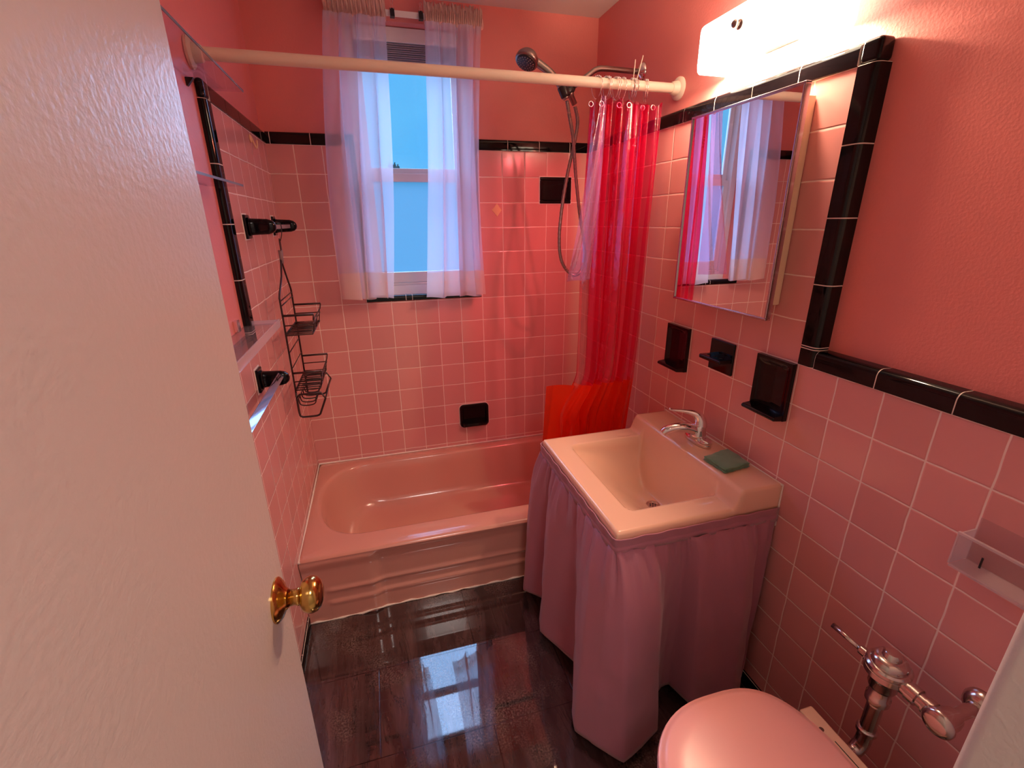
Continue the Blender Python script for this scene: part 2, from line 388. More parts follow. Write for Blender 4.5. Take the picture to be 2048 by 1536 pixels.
def trim(name, parts, label):
    b = MB()
    for j, pl, pf in parts: run(b, j, pl, pf)
    o = struct(b.build(name, M['black'], auto=True), label, 'tile trim')
    b = MB()
    for j, pl, pf in parts:
        q = [(n - (.0007 if n > 0 else 0), h - .0007 if h > .02 else h) for n, h in pf]
        b.loft([[pl(n, h, t) for n, h in q] for t in (j[0], j[-1])], True, True, True)
    b.build('grout', M['grout'], o)
trim('trim_1', [([0.0015] + steps(.019, WX0 - .022), lambda n, h, t: (t, -n, ZT + h), PRb),
                (steps(WX1 + .022, W - .002, first=.145), lambda n, h, t: (t, -n, ZT + h), PRb)], 'black bullnose tile band on the back wall')
trim('trim_2', [(steps(-1.3745, -.003), lambda n, h, t: (W - n, t, ZT + h), PR),
                (sorted([ZL - .0, ZL + .046] + [ZT - .1535 * k for k in range(0, 5)]), lambda n, h, t: (W - n, -1.3745 - h, t), PR)], 'black bullnose tile band around the sink wall')
trim('trim_3', [(steps(YF + .002, -1.4215, first=.09), lambda n, h, t: (W - n, t, ZL + h), PR)], 'black bullnose tile band over the low pink tiles right of the sink')
trim('trim_4', [(steps(-.7180, -.003), lambda n, h, t: (n, t, ZT + h), PRl),
                (sorted([ZL - .0, ZL + .046] + [ZT - .1535 * k for k in range(0, 5)]), lambda n, h, t: (n, -.7180 - h, t), PRl)], 'black bullnose tile band on the left wall')
trim('trim_5', [(steps(YF + .002, -.7645), lambda n, h, t: (n, t, ZL + h), PRl)], 'black bullnose tile band over the low pink tiles on the left wall')
for xa, xb, ya in ((W - .004, W + .036, -1.4205), (-.015, .004, -.7640)):
    par = bpy.data.objects['trim_2' if xa > 1 else 'trim_4']
    MB().box(xa, xb, ya, ya + .0452, ZT + .0008, ZT + .046).build('corner_tile', M['black'], par, bevel=.009, seg=4)
# window surround trim: sides and sill
PRw = [(max(n, -.012), h) for n, h in profile(h=.022, r=.008)]
trim('trim_6', [(steps(1.12, ZT + .046), lambda n, h, t: (WX0 - h, -n, t), PRw), (steps(1.12, ZT + .046), lambda n, h, t: (WX1 + h, -n, t), PRw),
                ([WX0 - .022, WX0 + .16, WX0 + .19, WX0 + .345, WX1 + .022], lambda n, h, t: (t, -n - .002, WZ0 - .012 + h), [(n * 1.6, h) for n, h in profile(h=.026, r=.010, depth=.012)])], 'black tile trim around the window opening')
for nm, x, ya, yb2, lab in (('baseboard_left', 0, YF + .002, -.757, 'black tile base along the left wall'), ('baseboard_right', W, YF + .002, -.757, 'black tile base along the right wall')):
    b = MB(); s = 1 if x == 0 else -1
    run(b, steps(ya, yb2, .15), lambda n, h, t: (x + s * n, t, h), [(.0, 0.001), (.007, .001), (.007, .044), (.003, .050), (0, .050)])
    o = struct(b.build(nm, M['black'], auto=True), lab, 'baseboard')
    MB().box(min(x, x + s * .005), max(x, x + s * .005), ya, yb2, 0.001, .049).build('grout', M['grout'], o)

# ------------------------------------------------------------------ window
win = struct(empty('window_1', (.6, .1, WZ0)), 'white sash window in the back wall, frosted lower pane', 'window')
wy0, wy1 = .098, .15
b = MB(); fz0, fz1 = 1.155, 2.19
b.box(WX0, WX0 + .035, wy0 - .012, wy1, fz0 - .03, WZ1).box(WX1 - .035, WX1, wy0 - .012, wy1, fz0 - .03, WZ1).box(WX0 + .035, WX1 - .035, wy0 - .012, wy1, 2.175, WZ1).box(WX0 + .035, WX1 - .035, wy0 - .012, wy1, fz0 - .03, fz0 + .012)
b.box(WX0 + .035, WX1 - .035, wy0 + .0, wy1, fz0 + .012, fz0 + .022)
b.build('window_frame', M['white'], win, bevel=.002)
sx0, sx1 = WX0 + .035, WX1 - .035
b = MB(); b.box(sx0, sx0 + .028, .104, .122, 1.178, 1.665).box(sx1 - .028, sx1, .104, .122, 1.178, 1.665).box(sx0 + .028, sx1 - .028, .104, .122, 1.178, 1.228).box(sx0 + .028, sx1 - .028, .1, .122, 1.636, 1.672)
ls = b.build('lower_sash', M['white'], win, bevel=.0025)
MB().box(sx0 + .026, sx1 - .026, .112, .115, 1.226, 1.638).build('frosted_pane', M['frost'], ls)
b = MB(); b.box(sx0, sx0 + .026, .126, .144, 1.62, 2.175).box(sx1 - .026, sx1, .126, .144, 1.62, 2.175).box(sx0 + .026, sx1 - .026, .126, .144, 1.64, 1.696).box(sx0 + .026, sx1 - .026, .126, .144, 2.12, 2.175)
us = b.build('upper_sash', M['white'], win, bevel=.0025)
MB().box(sx0 + .024, sx1 - .024, .134, .137, 1.694, 2.122).build('clear_pane', M['pane'], us)
struct(MB().box(WX0, WX1, .0, wy0 - .008, WZ0 - .004, WZ0 + .008).build('window_1_sill', M['white'], bevel=.002), 'white window sill above the black sill tiles', 'window sill').name = 'trim_7'
# raised blind at the head of the window
bl = empty('window_blind', (.6, .09, 2.1)); tag(bl, 'grey slatted blind pulled up tight at the top of the window', 'blind')
b = MB()
for i in range(9):
    z = 2.104 + i * .0075; b.box(sx0 + .004, sx1 - .004, .070 + .002 * (i % 2), .094, z, z + .0055)
b.build('slat_stack', M['blind'], bl, bevel=.001)
MB().box(sx0 + .002, sx1 - .002, .068, .096, 2.088, 2.102).build('bottom_rail', M['dark'], bl, bevel=.003)
MB().box(sx0 + .002, sx1 - .002, .064, .098, 2.172, 2.226).build('head_rail', M['white'], bl, bevel=.003)
# neighbouring roof far outside with a shrub growing on it
tag(MB().box(-6, 9, 12.5, 18, -4, 2.90).build('neighbour_building', pbr('far_wall', (.86, .88, .90), .8), bevel=.05), 'pale building wall outside behind the lower window pane', 'building')
b = MB()
for i in range(34):
    r = random.random() * .8; x = 1.12 + .40 * random.random(); h = 3.0 + .30 * random.random() * max(.15, 1 - (x - 1.12) / .4)
    b.tube([(x, 14, 2.91), (x + random.uniform(-.1, .1), 14 + random.uniform(-.1, .1), h)], [.035, .02], 6)
tag(b.build('rooftop_shrub', pbr('far_foliage', (.05, .09, .09), .9)), 'small dark shrub on a far roof seen through the upper pane', 'shrub')

# ------------------------------------------------------------------ curtain rod, curtains, clips
rd = empty('curtain_rod', (.6, -.05, 2.235)); tag(rd, 'flat white curtain rod over the window', 'curtain rod')
RZ = 2.232
def flat_rod():
    pts = [(.292, .015), (.292, -.04), (.298, -.052), (.31, -.055), (.88, -.055), (.892, -.052), (.898, -.04), (.898, .015)]
    inn = [(.296, .015), (.296, -.039), (.301, -.048), (.31, -.051), (.88, -.051), (.889, -.048), (.894, -.039), (.894, .015)]
    return MB().loft([[(x, y, z) for x, y in pts + inn[::-1]] for z in (RZ - .011, RZ + .011)], True, True, True)
flat_rod().build('rod_body', M['white'], rd, bevel=.0015)
for xa in (.285, .887): MB().box(xa, xa + .018, .006, .0148, RZ - .02, RZ + .02).build('wall_bracket', M['white'], rd, bevel=.001)

def curtain(name, label, xt0, xt1, xb0, xb1, seed, zb, folds, lean):
    rnd = random.Random(seed); root = empty(name, ((xt0 + xt1) / 2, -.06, zb)); tag(root, label, 'curtain', 'sheer curtains at the window')
    ph = [rnd.uniform(0, 6.28) for _ in range(6)]
    nx, nz = 150, 60
    def pt(u, z):
        t = (2.22 - z) / (2.22 - zb); tt = max(0, min(1, t))
        ease = tt ** .8
        x0 = xt0 + (xb0 - xt0) * ease + lean[0] * math.sin(PI * tt); x1 = xt1 + (xb1 - xt1) * ease + lean[1] * math.sin(PI * tt)
        # gathered warp: folds become uneven lower down
        uu = u + .035 * math.sin(2 * PI * u * 1.5 + ph[0]) * tt
        amp = .006 + .019 * min(1, tt * 1.6)
        w = math.sin(2 * PI * folds * uu + ph[1] + .7 * math.sin(3 * tt + ph[2])) + .45 * math.sin(2 * PI * folds * .53 * uu + ph[3])
        fine = .35 * math.sin(2 * PI * 13 * u + ph[4]) * max(0, 1 - tt * 6)
        x = x0 + (x1 - x0) * uu + (.007 + .019 * min(1, tt * 1.5)) * math.cos(2 * PI * folds * uu + ph[1] - .4) + .010 * tt * math.cos(2 * PI * folds * 1.7 * uu + ph[5])
        y = -.068 + amp * w + fine * .008 - .012 * tt
        return Vector((x, min(y, -.028), z))
    def sheet(z0, z1, n, nm, mat, wavy=0, off=0):
        vs = []; fs = []
        for j in range(n + 1):
            z = z0 + (z1 - z0) * j / n
            for i in range(nx + 1):
                u = i / nx; p = pt(u, z); p.y -= off
                if wavy and j == n: p.z += wavy * math.sin(2 * PI * folds * u + 1)
                vs.append(p)
        for j in range(n):
            for i in range(nx):
                a = j * (nx + 1) + i; fs.append((a, a + 1, a + nx + 2, a + nx + 1))
        return MB().add(vs, fs).build(nm, mat, root, smooth=True, fix=False)
    sheet(2.212, zb + .115, nz, 'sheer_panel', M['sheer'])
    sheet(zb + .118, zb, 16, 'hem_band', M['hem'], .006)
    sheet(zb + .075, zb + .066, 2, 'hem_stitching', M['hem'], 0, .0015)
    # ruffled rod pocket: closed sleeve round the flat rod
    vs = []; fs = []; nr = 14; nn = 170
    for i in range(nn + 1):
        u = i / nn; x = xt0 - .006 + (xt1 - xt0 + .012) * u
        ru = .005 * math.sin(2 * PI * 27 * u + ph[5]) + .003 * math.sin(2 * PI * 41 * u)
        for k in range(nr):
            a = 2 * PI * k / nr; ry = .012 + ru; rz = .030 + .004 * math.sin(2 * PI * 17 * u + ph[2])
            # sleeve plus upstanding frill
            zz = RZ + rz * math.sin(a) + (.016 + .006 * math.sin(2 * PI * 23 * u) if k in (3, 4) else 0)
            vs.append((x + .003 * math.sin(a * 2 + i), -.054 + ry * math.cos(a), zz))
    for i in range(nn):
        for k in range(nr):
            l = (k + 1) % nr; fs.append((i * nr + k, i * nr + l, (i + 1) * nr + l, (i + 1) * nr + k))
    MB().add(vs, fs).build('rod_pocket', M['ruffle'], root, smooth=True, fix=False)
    return root
curtain('window_curtain', 'sheer white curtain panel on the left half of the window', .293, .508, .238, .458, 3, 1.135, 3.4, (-.018, .008))
curtain('window_curtain', 'sheer white curtain panel on the right half of the window', .672, .896, .622, .882, 11, 1.125, 3.2, (.018, -.02))
def binder_clip(x, label):
    r = empty('binder_clip', (x, -.055, RZ)); tag(r, label, 'binder clip', 'black binder clips on the curtain rod')
    MB().prism([(-.067, RZ - .012), (-.067, RZ - .014), (-.043, RZ - .014), (-.043, RZ - .012), (-.0525, RZ + .016), (-.0575, RZ + .016)], 0, x - .0085, x + .0085).build('clip_body', M['blackplastic'], r)
    pts = [(x - .006, -.058, RZ + .012), (x - .003, -.060, RZ + .026), (x - .0045, -.061, RZ + .037), (x, -.061, RZ + .041), (x + .0045, -.061, RZ + .037), (x + .003, -.060, RZ + .026), (x + .006, -.058, RZ + .012)]
    MB().tube(cat_rom(pts, 4), .0009, 6).build('wire_handle', M['chrome'], r)
binder_clip(.541, 'black binder clip on the rod beside the left curtain'); binder_clip(.652, 'black binder clip on the rod beside the right curtain')

# ------------------------------------------------------------------ bathtub
TH = .302; TY = -.752
def tub():
    root = empty('bathtub', (.7, -.37, 0)); tag(root, 'pink enamel bathtub built in under the window', 'bathtub')
    n = 192; ox0, ox1, oy0, oy1 = .002, W - .002, TY, -.002
    cx, cy = .70, -.352
    def opening(a, sx, sy, exl, exr, dx=0):
        """rounded rectangle with a wide half-round left end, sampled by angle"""
        c, s = math.cos(a), math.sin(a)
        x0, x1, hy = -.664 * sx, .665 * sx, .297 * sy; rl, rr = .215 * sx, .11 * sx; ryr = min(.11 * sy, hy)
        lo, hi = 0., 2.
        def inside(x, y):
            ay = abs(y)
            if ay > hy or x < x0 or x > x1: return False
            if x < x0 + rl: return abs((x0 + rl - x) / rl) ** 2.3 + (ay / hy) ** 2.5 <= 1
            if x > x1 - rr and ay > hy - ryr: return ((x - x1 + rr) / rr) ** 2 + ((ay - hy + ryr) / ryr) ** 2 <= 1
            return True
        for _ in range(26):
            m = (lo + hi) / 2
            if inside(c * m, s * m): lo = m
            else: hi = m
        return Vector((cx + dx + c * lo, cy + s * lo, 0))
    def outer(a, ins=0):
        c, s = math.cos(a), math.sin(a); rx0, rx1, ry0, ry1 = ox0 + ins, ox1 - ins, oy0 + ins, oy1 - ins
        k = min(((rx1 - cx) if c > 0 else (cx - rx0)) / max(abs(c), 1e-6), ((ry1 - cy) if s > 0 else (cy - ry0)) / max(abs(s), 1e-6))
        return Vector((cx + c * k, cy + s * k, 0))
    # angles biased to hit corners
    angs = [2 * PI * k / n for k in range(n)]
    for q in ((ox0, oy0), (ox1, oy0), (ox1, oy1), (ox0, oy1)):
        a = math.atan2(q[1] - cy, q[0] - cx) % (2 * PI); i = min(range(n), key=lambda k: abs(angs[k] - a)); angs[i] = a
    rings = []
    rings.append([outer(a) + Vector((0, 0, TH - .012)) for a in angs])
    rings.append([outer(a, .004) + Vector((0, 0, TH - .004)) for a in angs])
    rings.append([outer(a, .012) + Vector((0, 0, TH)) for a in angs])
    for t, dz in ((.5, 0), (.95, 0), (1, -.001)):
        rings.append([outer(a, .012).lerp(opening(a, 1, 1, 2.6, 4.5), t) + Vector((0, 0, TH + dz)) for a in angs])
    for sx, sy, z, d in ((.988, .975, -.005, 0), (.980, .958, -.013, 0), (.965, .925, -.06, .002), (.945, .885, -.13, .006), (.92, .84, -.185, .012), (.885, .79, -.215, .02), (.83, .70, -.232, .03), (.6, .45, -.236, .04), (.2, .15, -.238, .06)):
        rings.append([opening(a, sx, sy, 2.6 + (1 - sx) * 4, 4.5, d) + Vector((0, 0, TH + z)) for a in angs])
    b = MB().loft(rings, True, False, True)
    b.build('tub_basin', M['tub'], root, smooth=True)
    # apron: height field in y
    nx, nz = 120, 48; vs = []; fs = []
    for j in range(nz + 1):
        z = (TH - .008) * j / nz
        for i in range(nx + 1):
            x = ox0 + (ox1 - ox0) * i / nx
            top = sst((z - (TH - .035)) / .03)            # rolls back under the rim
            y = TY + .010 * (1 - sst((z - (TH - .075)) / .05)) + .004 * top
            y += .014 * sst((x - .245) / .05) * (1 - sst((z - .262) / .03)) * 1
            pan = sst((x - .07) / .03)
            for zc in (.138, .082):
                d = abs(z - zc) / .011
                y -= .006 * pan * max(0, 1 - d * d) if d < 1 else 0
            y -= .010 * sst((.078 - z) / .006) * pan * .35
            vs.append((x, y, z))
    for j in range(nz):
        for i in range(nx):
            a = j * (nx + 1) + i; fs.append((a, a + 1, a + nx + 2, a + nx + 1))
    MB().add(vs, fs).build('apron', M['tub'], root, smooth=True, fix=False)
    # caulk bead at the floor and along the walls
    pts = []
    for i in range(60):
        x = .004 + (W - .01) * i / 59; bump = .010 * math.exp(-((x - .235) / .03) ** 2)
        pts.append((x, TY + .006 + .012 * sst((x - .245) / .05) + .0015 * math.sin(i * 2.1) - bump * .5, .003 + .0015 * math.sin(i * 1.3) + bump))
    MB().tube(pts, [.0035 + .0015 * math.sin(i * 1.7) for i in range(60)], 7).build('floor_caulk', M['caulk'], root, smooth=True)
    b = MB().tube([(.004, TY, TH - .01), (.004, -.006, TH + .001), (W - .004, -.006, TH + .001), (W - .004, TY, TH - .01)], .005, 8)
    b.build('wall_caulk', M['grout'], root, smooth=True)
tub()

# ------------------------------------------------------------------ sink
SX0, SX1, SY0, SY1, SZ = .907, W - .001, -1.405, -.832, .700
def sink():
    root = empty('wall_sink', (1.2, -1.12, SZ)); tag(root, 'peach pink square wall-hung sink with raised back ledge', 'sink')
    nx, ny = 90, 96
    xs = [SX0 + (SX1 - SX0) * i / nx for i in range(nx + 1)]; ys = [SY0 + (SY1 - SY0) * j / ny for j in range(ny + 1)]
    def h(x, y):
        yc = (SY0 + SY1) / 2
        led = .054 * sst((x - 1.262) / .03)
        e = min(x - SX0, y - SY0, SY1 - y)                 # outer edge rounding
        z = SZ + led
        if e < .008: z -= .008 - math.sqrt(max(0, .008 ** 2 - (.008 - e) ** 2))
        if x > W - .01: pass
        ox0, ox1, oy0, oy1 = .984, 1.283, -1.327, -.908
        # rounded-rectangle distance inside the bowl opening
        dx = min(x - ox0, ox1 - x); dy = min(y - oy0, oy1 - y); rc = .03
        if dx > 0 and dy > 0:
            d = min(dx, dy)
            if dx < rc and dy < rc: d = rc - math.hypot(rc - dx, rc - dy)
            if d > 0:
                edge = sst(d / .012) * .018
                yy = (y - yc) / (.5 * (oy1 - oy0))
                bx = 1.232 - .02 * abs(yy) ** 2           # line where front slope meets back wall, bowed
                q_ = min(1, (x - ox0) / (bx - ox0)); front = q_ ** .85 - .08 * math.sin(2 * PI * q_) * .5
                side = sst((min(y - oy0, oy1 - y)) / .075)
                back = sst((ox1 - x) / max(.03, ox1 - bx))
                F_ = front * (1 - abs(yy) ** 2.4) ** .8 + .12 * front * sst(d / .03); dep = edge + .140 * min(F_, back ** .8)
                z -= dep + (led * sst(d / .02))
        # chips / soap notches on the deck
        for qx, qy in ((1.215, -1.345), (1.215, -.888)):
            rr = math.hypot((x - qx) / .035, (y - qy) / .012)
            if rr < 1: z -= .003 * (1 - rr * rr)
        return z
    vs = [(x, y, h(x, y)) for y in ys for x in xs]; fs = []
    for j in range(ny):
        for i in range(nx):
            a = j * (nx + 1) + i; fs.append((a, a + 1, a + nx + 2, a + nx + 1))
    # outer sides down
    idx = [j * (nx + 1) for j in range(ny, -1, -1)] + [i for i in range(1, nx + 1)]
    idx = [ny * (nx + 1) + i for i in range(nx, 0, -1)] + idx
    n0 = len(vs)
    for k in idx: vs.append((vs[k][0], vs[k][1], min(vs[k][2] - .015, SZ - .03)))
    n1 = len(vs)
    for k in idx:
        x, y = vs[k][0], vs[k][1]; vs.append((x + (.01 if x < SX0 + .001 else 0), max(SY0 + .01, min(SY1 - .01, y)), SZ - .085))
    for q in range(len(idx) - 1):
        fs.append((idx[q + 1], idx[q], n0 + q, n0 + q + 1)); fs.append((n0 + q + 1, n0 + q, n1 + q, n1 + q + 1))
    MB().add(vs, fs).build('basin', M['sink'], root, smooth=True, fix=False)
    # underside bowl
    b = MB(); rings = []
    for s, z in ((1.0, .64), (.96, .58), (.8, .53), (.45, .505)):
        rings.append([(1.16 + .20 * s * math.cos(a), -1.118 + .23 * s * math.sin(a), z) for a in [2 * PI * k / 32 for k in range(32)]])
    b.loft(rings, True, False, True).build('underside', M['sink'], root, smooth=True)
    # drain
    dz = h(1.205, -1.117) + .001
    d = MB().lathe((1.207, -1.117, dz - .012), (0, 0, 1), [(0, .02), (.010, .024), (.0135, .0235), (.0135, .019), (.0115, .018)], 28).build('drain', M['old_chrome'], root, auto=True)
    b = MB()
    for q in [(0, 0)] + [(.0095 * math.cos(a), .0095 * math.sin(a)) for a in [k * PI / 3 for k in range(6)]]:
        b.lathe((1.207 + q[0], -1.117 + q[1], dz - .001), (0, 0, 1), [(0, .0030), (.0009, .0030)], 10)
    b.build('drain_holes', M['dark'], d)
    # trap and two supply stubs under the skirt are hidden; chrome legs
    MB().tube([(1.207, -1.117, .50), (1.207, -1.117, .36), (1.25, -1.117, .33), (1.30, -1.117, .37), (1.415, -1.117, .38)], .016, 12).build('drain_trap', M['old_chrome'], root, smooth=True)
    # white caulk at the wall
    MB().tube([(W - .002, SY0 - .002, .62), (W - .002, SY0 - .002, .752), (W - .002, SY1, .755)], .0035, 6).build('wall_caulk', M['grout'], root, smooth=True)
sink()

def faucet():
    root = empty('faucet', (1.36, -1.10, .754)); tag(root, 'chrome single-lever faucet on the sink ledge', 'faucet')
    z0 = .754; cx, cy = 1.362, -1.104
    b = MB(); rings = []
    for s, z in ((1, 0), (1.0, .010), (.94, .016), (.8, .019), (.3, .021)):
        rings.append([(cx + .024 * s * math.cos(a), cy + .060 * s * math.copysign(abs(math.sin(a)) ** .8, math.sin(a)), z0 + z) for a in [2 * PI * k / 40 for k in range(40)]])
    b.loft(rings, True, True, True).build('base_plate', M['chrome'], root, smooth=True)
    MB().lathe((cx, cy - .042, z0 + .012), (0, 0, 1), [(0, .019), (.010, .018), (.013, .014), (.014, .004)], 24).build('end_cap', M['chrome'], root, smooth=True)
    MB().lathe((cx, cy, z0 + .015), (0, 0, 1), [(0, .027), (.012, .025), (.03, .022), (.042, .021), (.05, .017)], 28).build('body', M['chrome'], root, smooth=True)
    pts = cat_rom([(cx, cy, z0 + .035), (cx - .035, cy + .006, z0 + .052), (cx - .075, cy + .016, z0 + .054), (cx - .105, cy + .024, z0 + .046), (cx - .118, cy + .028, z0 + .034)], 5)
    rr = [.019 - .006 * i / (len(pts) - 1) for i in range(len(pts))]; rr[-1] = .0125
    MB().tube(pts, rr, 18).build('spout', M['chrome'], root, smooth=True)
    # lever: broad at the base, sweeping up and forward to a thin tip
    pts = cat_rom([(cx + .004, cy, z0 + .055), (cx + .002, cy + .002, z0 + .078), (cx - .012, cy + .006, z0 + .098), (cx - .045, cy + .018, z0 + .108), (cx - .085, cy + .032, z0 + .112), (cx - .098, cy + .036, z0 + .117)], 5)
    n = len(pts); rr = [.022 * (1 - sst(i / (n * .75)) * .80) for i in range(n)]; rr[-1] = .003
    b = MB().tube(pts, rr, 16); b.build('lever_handle', M['chrome'], root, smooth=True)
faucet()

# folded cloth on the ledge
def cloth():
    root = empty('cleaning_cloth', (1.345, -1.255, .755)); tag(root, 'folded dark green microfiber cloth on the sink ledge', 'cloth')
    cs = [Vector((1.296, -1.222, 0)), Vector((1.404, -1.197, 0)), Vector((1.402, -1.299, 0)), Vector((1.303, -1.312, 0))]
    for L, (z0, z1, sc) in enumerate(((.7555, .7595, 1.0), (.7600, .7640, .97), (.7645, .7690, .985))):
        n = 10; b = MB(); c = sum(cs, Vector()) / 4; rings = []
        def ring(s, z, w=0):
            out = []
            for q in range(4):
                for k in range(n):
                    p = cs[q].lerp(cs[(q + 1) % 4], k / n); p = c + (p - c) * s * sc
                    out.append((p.x + .0012 * math.sin(k * 1.9 + L * 2 + q), p.y + .0012 * math.cos(k * 2.3 + L), z + w * math.sin(k * .9 + q * 2 + L) * .0012))
            return out
        rings = [ring(.97, z0), ring(1, (z0 + z1) / 2), ring(.985, z1 - .0005, 1), ring(.93, z1 + .0004, 1), ring(.6, z1 + .0008), ring(.2, z1 + .0008)]
        b.loft(rings, True, True, True).build('cloth_fold', M['cloth'], root, smooth=True)
cloth()

# ------------------------------------------------------------------ sink skirt
def skirt():
    root = empty('sink_skirt', (.9, -1.3, 0)); tag(root, 'mauve pink gathered fabric skirt hanging round the sink', 'sink skirt')
    o = .006; a0, a1, b0, b1 = SX0 - o, W - .004, SY0 - o, SY1 + o
    # band
    path = [(a1, b1), (a0 + .015, b1), (a0 + .004, b1 - .004), (a0, b1 - .015), (a0, b0 + .015), (a0 + .004, b0 + .004), (a0 + .015, b0), (a1, b0)]
    fine = []
    for p, q in zip(path[:-1], path[1:]):
        m = max(1, int(math.hypot(q[0] - p[0], q[1] - p[1]) / .012))
        for k in range(m): fine.append((p[0] + (q[0] - p[0]) * k / m, p[1] + (q[1] - p[1]) * k / m))
    fine.append(path[-1]); rings = []
    for z, off in ((.684, .002), (.680, .0), (.664, .001), (.661, -.001), (.658, .001), (.640, .0)):
        rg = []
        for i, (x, y) in enumerate(fine):
            w = .0012 * math.sin(i * 1.1 + z * 90); rg.append((x - (off + w if x < a0 + .02 else 0), y - (off + w if y < b0 + .02 else 0), z + .001 * math.sin(i * .8)))
        rings.append(rg)
    MB().loft(rings, False).build('waistband', M['skirt'], root, smooth=True, solid=.003, fix=False)
    # panel: (top point, hem point, hem z, crease weight)
    K = [((a1, b1), (1.405, -.795), .05), ((1.25, b1), (1.27, -.812), .05), ((1.15, b1), (1.16, -.775), .05), ((1.04, b1), (1.03, -.805), .05), ((.95, b1), (.93, -.778), .05),
         ((a0, b1), (.858, -.782), .04), ((a0, -.87), (.832, -.855), .045), ((a0, -.915), (.872, -.905), .05), ((a0, -.945), (.905, -.945), .05), ((a0, -.985), (.850, -1.005), .04), ((a0, -1.03), (.834, -1.055), .035),
         ((a0, -1.085), (.868, -1.13), .035), ((a0, -1.15), (.905, -1.215), .035), ((a0, -1.20), (.875, -1.265), .035), ((a0, -1.27), (.828, -1.36), .03), ((a0, -1.33), (.815, -1.415), .03),
         ((a0 + .002, b0 + .012), (.855, -1.468), .03), ((a0 + .012, b0), (.912, -1.528), .028), ((.96, b0), (.975, -1.508), .03), ((1.0, b0), (1.045, -1.478), .035), ((1.05, b0 + .004), (1.085, -1.398), .04), ((1.085, b0 + .004), (1.125, -1.372), .045),
         ((1.115, b0 + .004), (1.155, -1.372), .045), ((1.135, b0 - .006), (1.185, -1.448), .04), ((1.21, b0), (1.25, -1.455), .04), ((1.285, b0 - .004), (1.32, -1.468), .04), ((1.33, b0), (1.362, -1.446), .04), ((1.355, b0 + .004), (1.372, -1.408), .04), ((a1, b0), (1.400, -1.412), .04)]
    tops = [Vector((*t, 0)) for t, h, z in K]; hems = [Vector((*h, z)) for t, h, z in K]
    n = 7
    def mixi(pts, w=.72):
        cr_ = cat_rom(pts, n); li = []
        for p, q in zip(pts[:-1], pts[1:]):
            for k in range(n): li.append(p.lerp(q, k / n))
        li.append(pts[-1]); return [a.lerp(b, w) for a, b in zip(cr_, li)]
    T = mixi(tops, .9); H = mixi(hems)
    nz = 40; rings = []
    for j in range(nz + 1):
        t = j / nz; rg = []
        w = .46 * (1 - (1 - t) ** 7) + .54 * t
        for i, (a, c) in enumerate(zip(T, H)):
            z = .648 + (c.z - .648) * t
            x = a.x + (c.x - a.x) * w; y = a.y + (c.y - a.y) * w
            s = i / n
            pl = (math.sin(s * 2 * PI * .95 + 1) * .004 + math.sin(s * 2 * PI * 2.3) * .002) * math.exp(-((t - .07) / .10) ** 2)      # gathers under the band
            nv = noise.noise(Vector((s * .55, t * 5.5, 3.1))) + .5 * noise.noise(Vector((s * 1.3 + t * 3, t * 9, 7.7))); cr2 = .0045 * nv * sst(t * 8)
            if a.x < a0 + .03: x -= pl + cr2 + .004 * sst(t * 6)
            if a.y < b0 + .03: y -= pl + cr2 + .004 * sst(t * 6)
            y = min(y, -.79) if a.y > -.84 and t > .3 else y
            rg.append((min(x, W - .004), min(y, -.778), z))
        rings.append(rg)
    MB().loft(rings, False).build('gathered_panel', M['skirt'], root, smooth=True, solid=.0022, fix=False)
skirt()

# ------------------------------------------------------------------ medicine cabinet
def cabinet():
    root = empty('medicine_cabinet', (1.4, -1.09, 1.19)); tag(root, 'mirrored medicine cabinet with thin metal frame over the sink', 'medicine cabinet')
    MB().box(1.372, W - .001, -1.282, -.915, 1.238, 1.733).build('cabinet_body', M['cream'], root, bevel=.004)
    y0, y1, z0, z1, xf, xb = -1.309, -.897, 1.2035, 1.7525, 1.358, 1.371
    dr = MB().box(xf + .002, xb, y0 + .003, y1 - .003, z0 + .003, z1 - .003).build('mirror_door', M['cream'], root)
    MB().box(xf, xf + .0025, y0 + .005, y1 - .005, z0 + .005, z1 - .005).build('mirror_glass', M['mirror'], dr)
    b = MB(); w = .0065
    for q in ((y0, y1, z0, z0 + w), (y0, y1, z1 - w, z1), (y0, y0 + w, z0 + w, z1 - w), (y1 - w, y1, z0 + w, z1 - w)): b.box(xf - .004, xb, *q)
    b.build('mirror_frame', M['frame'], dr, bevel=.0015)
cabinet()

